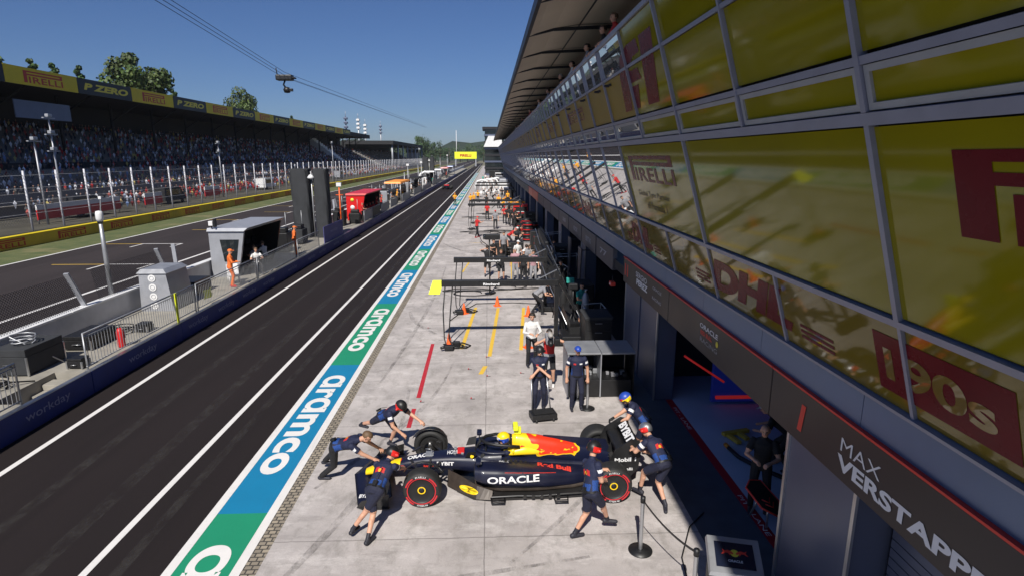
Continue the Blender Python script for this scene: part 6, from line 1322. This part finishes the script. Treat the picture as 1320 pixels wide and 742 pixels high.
# shoulder camera with furry microphone
t=thing('video_camera','grey shoulder video camera with fur covered microphone','camera',(1.62,15.28,1.42)); b=MB(); b.bbox(-.1,.12,-.2,.25,-.02,.22,M['tgrey'],.05); b.build('body',t); b=MB(); b.lathe([(0,-.5),(.07,-.48),(.08,-.3),(.06,-.2)],(0,0,.1),M['black'],n=14,axis='y'); b.build('lens',t); b=MB(); b.lathe([(0,-.45),(.06,-.42),(.075,-.25),(.05,-.08),(0,-.05)],(.0,0,.30),M['hairg'],n=12,axis='y'); b.build('microphone',t); b=MB(); b.bbox(.14,.3,-.1,.2,-.1,.12,M['black'],.03); b.build('battery',t)
# grey-topped bench box
t=thing('tool_bench','open black bench with flat grey top holding parts, beside the man in the blue cap','bench',(2.98,15.25,0)); b=MB(); b.bbox(-.92,-.01,-.55,.55,1.24,1.29,M['galv'],.01); b.bbox(.01,.92,-.55,.55,1.24,1.29,M['galv'],.01); b.build('top',t)
for x in (-.9,-.02,.88): b=MB(); b.bbox(x,x+.03,-.54,.54,.02,1.24,M['lgrey'] if x<.5 else M['black'],.006); b.build('side_panel',t)
b=MB(); b.bbox(-.86,.86,-.5,.52,.02,.50,M['black'],.02); b.bbox(-.86,.86,.49,.53,.5,1.23,M['mblack'],.01); b.build('drawer_block',t)
b=MB(); 
for k in range(14): x=-.8+1.5*rnd.random(); y=-.4+.7*rnd.random(); s=rnd.uniform(.06,.16); b.bbox(x,x+s,y,y+s*1.2,.505,.505+s,M[rnd.choice(['tgrey','alu','black','galv','tblack'])],.015)
b.build('stored_parts',t)
# scale computer screen box at the bottom
t=thing('screen_box','grey framed tilted screen showing a red and yellow bull emblem at the bottom edge','monitor',(3.52,7.28,0),R(-14)); b=MB(); b.bbox(-.34,.34,-.3,.22,.02,.62,M['black'],.04); b.build('body',t)
b=MB(); b.hexa([(-.38,-.34,.62),(.38,-.34,.62),(.38,.27,.80),(-.38,.27,.80),(-.36,-.33,.68),(.36,-.33,.68),(.36,.25,.86),(-.36,.25,.86)],M['galv']); fr_=b.build('frame',t,True)
u=V((0,.58,.18)).normalized(); nrm=V((0,-.18,.58)).normalized(); o=V((0,-.04,.77))+nrm*.008
b=MB(); b.add([o-V((.27,0,0))-u*.21,o+V((.27,0,0))-u*.21,o+V((.27,0,0))+u*.21,o-V((.27,0,0))+u*.21],[(0,1,2,3)],M['screen']); b.build('screen',fr_)
def bull(b,o,ux,uy,s,mr,my,off):
    ux=V(ux);uy=V(uy); n=ux.cross(uy).normalized()*off
    b.add([o+n+ux*(math.cos(k*math.pi/8)*s*.28)+uy*(math.sin(k*math.pi/8)*s*.28) for k in range(16)],[tuple(range(16))],M[my])
    for sg in (-1,1):
        P=[(.06,-.02),(.2,.12),(.42,.2),(.62,.14),(.78,.24),(.7,.05),(.85,-.15),(.72,-.12),(.6,-.02),(.42,-.03),(.3,-.2),(.26,-.05),(.12,-.12)]
        b.add([o+n*1.6+ux*(sg*x*s)+uy*(y*s) for x,y in P],[tuple(range(len(P)))],M[mr])
b=MB(); bull(b,o+u*.03,(1,0,0),u,.22,'logo_red','logo_yel',.004); put_text(b,'ORACLE',o-u*.12+V((-.10,0,0))+nrm*.004,(1,0,0),u,.04,M['logo_white'],w=.2); b.build('emblem',fr_)
# pit signal board lying on the garage threshold
t=thing('pit_arrow_board','black arrow shaped board with red edge and chevrons leaning by the garage floor','board',(4.78,8.95,.05),R(20)); P_=[(0,-.42),(.22,-.12),(.20,.36),(.0,.42),(-.18,.30),(-.20,-.15)]
b=MB(); f=lambda x,y,z:(x,y*.9,z+.5+y*.35); b.prism(P_,0,.03,M['black'],f); b.build('face',t,True)
b=MB(); pts=[f(x,y,.02) for x,y in P_]; b.tube(pts+[pts[0]],.018,M['logo_red'],n=6); b.build('red_edge',t)
b=MB()
for k in range(2): b.tube([f(-.09,-.02-.1*k,.04),f(0,-.12-.1*k,.04),f(.09,-.02-.1*k,.04)],.012,M['logo_red'],n=5)
b.build('chevrons',t); b=MB(); b.tube([(0,.3,.0),f(0,.1,0)],.02,M['alu']); b.tube([(0,-.1,0),f(0,-.1,0)],.02,M['alu']); b.build('support',t)
# garage interior: lit backdrop, trolley lines, tool
t=thing('garage_backdrop','dark blue lit panel with glowing red outline inside the near garage','panel',(8.2,14.1,0)); b=MB(); b.bbox(-2.4,1.4,0,.1,.1,2.3,M['lit_blue'],.02); b.build('panel',t); b=MB(); b.tube([(-2.3,-.05,.25),(1.0,-.05,.25),(1.3,-.05,.9),(1.3,-.05,1.8)],.05,M['lit_red'],n=6); b.tube([(-2.35,-.6,.9),(-3.3,-.3,1.5)],.03,M['lit_red'],n=6); b.build('red_outline',t)
t=thing('floor_stand','small yellow T shaped stand on the blue grey garage floor','stand',(5.75,12.4,.01),R(15)); b=MB(); b.bbox(-.35,.35,-.06,.06,.04,.12,M['yellow_line'],.01); b.bbox(-.3,-.18,-.45,0,.03,.1,M['yellow_line'],.01); b.bbox(.0,.12,-.35,0,.03,.1,M['yellow_line'],.01); b.build('frame',t)
t=thing('jack_bar','black curved jack bar with orange tip lying on the garage floor','jack',(5.4,11.0,.01),0); b=MB(); b.tube([(-.1,.7,.06),(-.05,.3,.06),(.15,-.1,.06),(.75,-.9,.06)],.045,M['black']); b.build('bar',t); b=MB(); b.tube([(-.1,.72,.06),(-.11,.86,.06)],.05,M['papaya']); b.build('tip',t)
t=thing('tyre_trolley','dark tyre trolley standing deep in the near garage','trolley',(7.3,12.2,.01)); b=MB(); b.bbox(-.5,.5,-.4,.4,.15,.22,M['black'],.02); b.tube([(-.5,.4,.2),(-.5,.4,1.2),(.5,.4,1.2),(.5,.4,.2)],.03,M['galv']); b.build('frame',t)
for k in range(3): b=MB(); b.lathe([(.24,-.15),(.33,-.16),(.36,-.1),(.36,.1),(.33,.16),(.24,.15)],(-.05+k*.0,0,.4+.33*k),M['rubber'],n=24); b.build('tyre',t)
# cabinets, bottles, frames in the strip in front of the garages
def cabinet(x,y,sx,sy,h,m,label,top=None,stripe=None,name='equipment_cabinet'):
    t=thing(name,label,'cabinet',(x,y,0),0,'equipment cabinets along the garages'); b=MB(); b.bbox(-sx/2,sx/2,-sy/2,sy/2,.08,h,M[m],.03); b.build('body',t)
    if top: b=MB(); b.bbox(-sx/2-.02,sx/2+.02,-sy/2-.02,sy/2+.02,h+.003,h+.08,M[top],.02); b.build('top',t)
    b=MB()
    for k in range(3): b.box(-sx/2+.04,sx/2-.04,-sy/2-.006,-sy/2+.004,.14+k*(h-.2)/3,.14+k*(h-.2)/3+(h-.3)/3.2,M['mblack']); b.bar((-.12,-sy/2-.02,.14+(k+.75)*(h-.2)/3),(.12,-sy/2-.02,.14+(k+.75)*(h-.2)/3),.02,.02,M['alu'])
    b.build('drawers',t)
    if stripe:
        b=MB()
        for k in range(2): b.box(-sx*.3,sx*.3,-sy/2-.012,-sy/2-.007,h*(.35+.35*k),h*(.35+.35*k)+.05,M[stripe])
        b.build('stripe',t)
    for s in (-1,1): b=MB(); b.lathe([(0,-.03),(.06,-.03),(.06,.03),(0,.03)],(s*(sx/2-.08),-sy/2+.08,.06),M['rubber'],n=12,axis='x'); b.build('castor',t)
def tyres(x,y,n,label,m='black',cols=1):
    t=thing('tyre_stack',label,'tyre stack',(x,y,0),0,'stacked tyres in blankets')
    for k in range(n):
        b=MB(); b.lathe([(.12,0),(.34,0),(.37,.04),(.37,.31),(.34,.35),(.12,.35)],(0,0,.12+k*.37),M[m],n=28); o=b.build('tyre',t); b=MB(); b.lathe([(.372,.13),(.374,.15),(.372,.19)],(0,0,.12+k*.37),M['red'],n=28); b.build('red_band',o)
    b=MB(); b.bbox(-.4,.4,-.4,.4,.03,.1,M['galv'],.01); b.build('pallet',t)
tyres(2.9,44.0,4,'tyre stack in black blankets with red bands nearest the kneeling man'); tyres(2.95,46.5,4,'tyre stack in black blankets just behind the nearest one'); tyres(3.0,49,3,'third tyre stack in black blankets by the red cabinet'); tyres(3.6,47,3,'tyre stack in black blankets in the shade by the wall')
cabinet(2.9,54.5,1.3,1.0,2.0,'scud','bright red cabinet with white emblem behind the tyre stacks',top='red',stripe='logo_white'); cabinet(3.7,53,1,1,1.5,'cloth','dark cabinet right of the bright red one'); cabinet(3.4,41,1,1.2,1.3,'black','black cabinet with red stripes in front of the tyre stacks',stripe='red')
cabinet(3.5,37.6,1.1,1.0,1.4,'black','tall black cabinet behind the pipe frame'); cabinet(1.3,38.4,1.9,.9,.9,'black','long low black cabinet across the pit box'); cabinet(3.6,19.0,.9,1.1,1.15,'black','black cabinet in the shade behind the grey topped bench',top='cloth'); cabinet(3.8,23.6,.9,1.3,1.3,'mblack','matt black cabinet in the shade at the dark garage'); cabinet(3.2,29.5,1,1.2,1.5,'black','black cabinet under the second boom'); cabinet(3.9,31.5,.8,1.2,1.7,'cloth','cloth covered cabinet in the shade by the garage'); cabinet(3.3,65,1.2,2,1.6,'papaya','orange cabinet beyond the red crew',top='black'); cabinet(3.4,70,1.1,2,1.5,'black','black cabinet beside the orange one'); cabinet(3.0,88,1.2,3,1.6,'black','black cabinet by the far boom'); cabinet(3.1,96,1.4,2,1.5,'pillar','blue grey cabinet before the white gantries')
cabinet(3.0,122,1.4,3,2,'black','black cabinet past the white gantries'); cabinet(2.2,133,1.6,3,2.2,'lgrey','grey cabinet past the white gantries'); cabinet(2.6,150,2,4,2.4,'white','white cabinet far along the apron'); cabinet(1.6,170,3,4,2.6,'black','farthest black cabinet on the apron')
def bottle(x,y,label,m='mblack'):
    t=thing('gas_bottle',label,'gas bottle',(x,y,0),0,'gas bottles beside the garages'); b=MB(); b.lathe([(0,0),(.12,0),(.13,.03),(.13,1.3),(.08,1.45),(.04,1.5)],(0,0,0),M[m],n=16); b.build('cylinder',t); b=MB(); b.tube([(0,0,1.48),(0,0,1.58),(.06,0,1.6)],.03,M['alu']); b.build('valve',t)
bottle(2.75,21.2,'black gas bottle nearest the yellow lines'); bottle(3.05,21.4,'black gas bottle right of the nearest one'); bottle(3.0,24.9,'black gas bottle under the second boom'); bottle(3.3,25.1,'black gas bottle under the second boom, right one'); bottle(3.55,20.9,'grey gas bottle in the shade','galv')
def pipeframe(x,y,h,label,w_=1.1,m='alu'):
    t=thing('pipe_frame',label,'frame',(x,y,0),R(rnd.uniform(-12,12)),'tubular frames by the garages'); b=MB()
    for yy in (-.4,.4): b.tube([(-w_/2,yy,0),(-w_/2,yy,h),(w_/2,yy,h*1.04),(w_/2,yy,0)],.022,M[m])
    b.tube([(-w_/2,-.4,h),(-w_/2,.4,h)],.022,M[m]); b.tube([(w_/2,-.4,h*1.04),(w_/2,.4,h*1.04)],.022,M[m]); b.build('tubes',t); b=MB(); b.bbox(-w_/2+.04,w_/2-.04,-.36,.36,.35,.4,M['black'],.01); b.build('shelf',t)
pipeframe(3.7,34.5,1.9,'tall white pipe frame in front of the pillar'); pipeframe(3.9,29.0,1.5,'leaning pipe frame behind the second boom'); pipeframe(3.75,20.3,1.1,'small pipe frame in the dark garage mouth',.7); pipeframe(3.2,27,1.3,'pipe frame beside the gas bottles',.8,'galv')
# cluster of dark folding stands in front of the garage
for k,(x,y,h) in enumerate(((2.7,22.6,1.7),(2.95,20.0,1.9),(3.25,22.9,1.5),(2.75,26.3,2.0),(3.15,31.0,1.8),(2.8,28.0,1.6))):
    t=thing('folding_stand',['slim black folding stand nearest the grey topped bench behind the cones','tall black folding stand in line with the first boom upright','short black folding stand in the shade','tallest black folding stand by the second boom','black folding stand by the cloth covered cabinet','black folding stand left of the pipe frames'][k],'stand',(x,y,0),0,'black folding stands')
    b=MB(); 
    for a in range(3): an=a*2.1+k; b.tube([(.3*math.cos(an),.3*math.sin(an),0),(0,0,h*.55)],.02,M['black'],n=6)
    b.tube([(0,0,h*.5),(0,0,h)],.03,M['black']); b.build('legs',t); b=MB(); b.bbox(-.16,.16,-.10,.10,h-.08,h+.14,M[['black','black','tteal','black','cloth','black'][k]],.04); b.build('head',t)
# wheel guns, cables on ground
def cable(pts,label,r=.018,m='black',name='hose'):
    b=MB(); b.tube(pts,r,M[m],n=6); o=b.build(name); tag(o,label,'hose',None); return o
cable([(-1.6,22.5,.02),(-1.2,23.8,.02),(-.6,25.2,.02),(1.0,25.3,.02),(2.4,25.0,.02)],'thin black hose curving along the far end of the yellow lines')
cable([(-.9,44.2,.9),(-.6,43,.3),(.2,40.8,.03),(1.1,41.2,.03),(1.6,42.5,.03)],'black hose trailing from the red shirted crew member',.03)
cable([(.3,74,.02),(.9,75,.4),(1.3,76,.9),(.9,77,1.1),(.3,76,.6)],'curled hose near the amber clad crew',.04); cable([(2.9,7.0,.02),(3.1,8.2,.02),(3.5,9.0,.02),(3.9,9.4,.02)],'black cable lying on the apron edge by the stanchions',.012)
for k,(x,y,h,m1,nm) in enumerate(((-12.9,36.6,1.2,'black','black equipment rack just past the light grey stand'),(-13.0,40.0,1.0,'cloth','cloth covered equipment rack before the shrouded tower'),(-12.8,50.5,1.3,'black','black equipment rack left of the red stand'),(-11.9,52.3,.9,'black','small black box rack at the corner of the red stand'),(-13.0,64.5,1.6,'cloth','dark covered rack right behind the red stand'),(-12.9,69,1.4,'black','black rack between the red and orange stands'),(-12.9,72.5,1.7,'lgrey','grey rack between the red and orange stands'),(-12.8,88.5,1.5,'black','black rack beyond the orange stand'),(-12.8,94,1.8,'galv','grey steel rack beyond the orange stand'),(-12.8,106,1.8,'black','black rack left of the white arch'),(-12.8,118,1.8,'white','white rack right of the white arch'),(-12.8,134,1.9,'black','black rack between the white stands'),(-12.8,152,2.0,'lgrey','grey rack past the white stands'),(-12.8,180,2.2,'black','farthest black rack on the pit wall'))):
    t=thing('equipment_rack',nm,'rack',(x,y,PZ),rnd.uniform(-.2,.2),'equipment racks on the pit wall'); b=MB(); b.bbox(-.45,.45,-.6,.6,.05,h,M[m1],.04); b.build('cabinet',t); b=MB(); b.bbox(-.3,.35,-.4,.3,h+.003,h+.3,M['black'],.05); b.build('top_unit',t); b=MB(); b.tube([(.2,.3,h),(.2,.3,h+1.2)],.02,M['galv'],n=5); b.tube([(-.3,-.4,h+.2),(-.5,-.9,.6),(-.4,-1.4,.02)],.02,M['black'],n=5); b.build('aerial_and_lead',t)
for k,(x,y,r_) in enumerate(((-.9,27.2,.5),(.9,28.4,.4),(-.6,49.5,.7),(.9,50.5,.5),(-1.0,62,.7),(.2,66,.6),(1.1,80,.7),(-1.0,88,.7))):
    pts=[(x+r_*math.cos(a*.7)*(1+.15*a),y+r_*math.sin(a*.7)*.8*(1+.1*a),.03+.004*a) for a in range(14)]; pts+= [(x+r_*2.4,y+.6,.03),(2.6,y+1.0,.03)]
    cable(pts,['black hose coiled between the two booms and the rod','smaller black hose coil right of the rod','black hose coil under the booms by the red crew','second black hose coil by the red crew','black hose coil past the red crew','black hose coil left of the orange cabinet','black hose coil among the amber crew','black hose coil under the far boom'][k],.025)
# banner flag blade in front of far garage
for k,(x,y,nm) in enumerate(((4.0,24.8,'grey blade shaped hanging panel at the dark garage'),(4.0,28.2,'second grey hanging panel beyond the dark garage'))):
    t=thing('hanging_panel',nm,'panel',(x,y,0)); b=MB(); b.prism([(0,2.5),(.9,2.5),(.9,1.1),(.45,.8)] ,-.03,.03,M['fascia2'],lambda a,z,c:(c,a,z)); b.build('blade',t,True); b=MB(); b.bar((0,0,2.45),(.35,0,2.45),.04,.04,M['black']); b.build('bracket',t)
# red number light
t=thing('garage_light','small red and white light unit hung at the garage corner','light',(4.1,18.9,2.25)); b=MB(); b.bbox(-.08,.08,-.15,.15,-.06,.08,M['logo_red'],.02); b.build('housing',t); b=MB(); b.bbox(-.09,-.081,-.05,.05,-.02,.04,M['logo_white'],.003); b.tube([(0,0,.08),(0,0,.3)],.012,M['black']); b.build('lamp',t)
# dark racing car far down the pit lane
t=thing('distant_racing_car','small distant racing car driving away down the pit lane','racing car',(-8.4,120,0)); b=MB(); b.loft([sec(*r) for r in interp([(-2.4,0,.1,.15,.3),(-1,0,.2,.2,.6),(0,0,.4,.1,.7),(.6,0,.5,.1,.95),(1.6,0,.3,.1,.7),(2.3,0,.12,.2,.5)],3)],M['carnavy']); b.v=[(y,-x,z) for x,y,z in b.v]; b.build('body',t,True)
for x,y in ((-.8,1.7),(.8,1.7),(-.8,-1.7),(.8,-1.7)): b=MB(); b.lathe([(0,-.17),(.33,-.17),(.36,0),(.33,.17),(0,.17)],(x,y,.36),M['rubber'],n=18,axis='x'); b.build('wheel',t)
b=MB(); b.bbox(-.5,.5,-2.5,-2.2,.75,.95,M['carred'],.03); b.bbox(-.52,-.48,-2.6,-2.1,.3,1.0,M['black'],.01); b.bbox(.48,.52,-2.6,-2.1,.3,1.0,M['black'],.01); b.build('rear_wing',t); b=MB(); b.bbox(-.95,.95,2.3,2.6,.1,.2,M['black'],.02); b.build('front_wing',t)
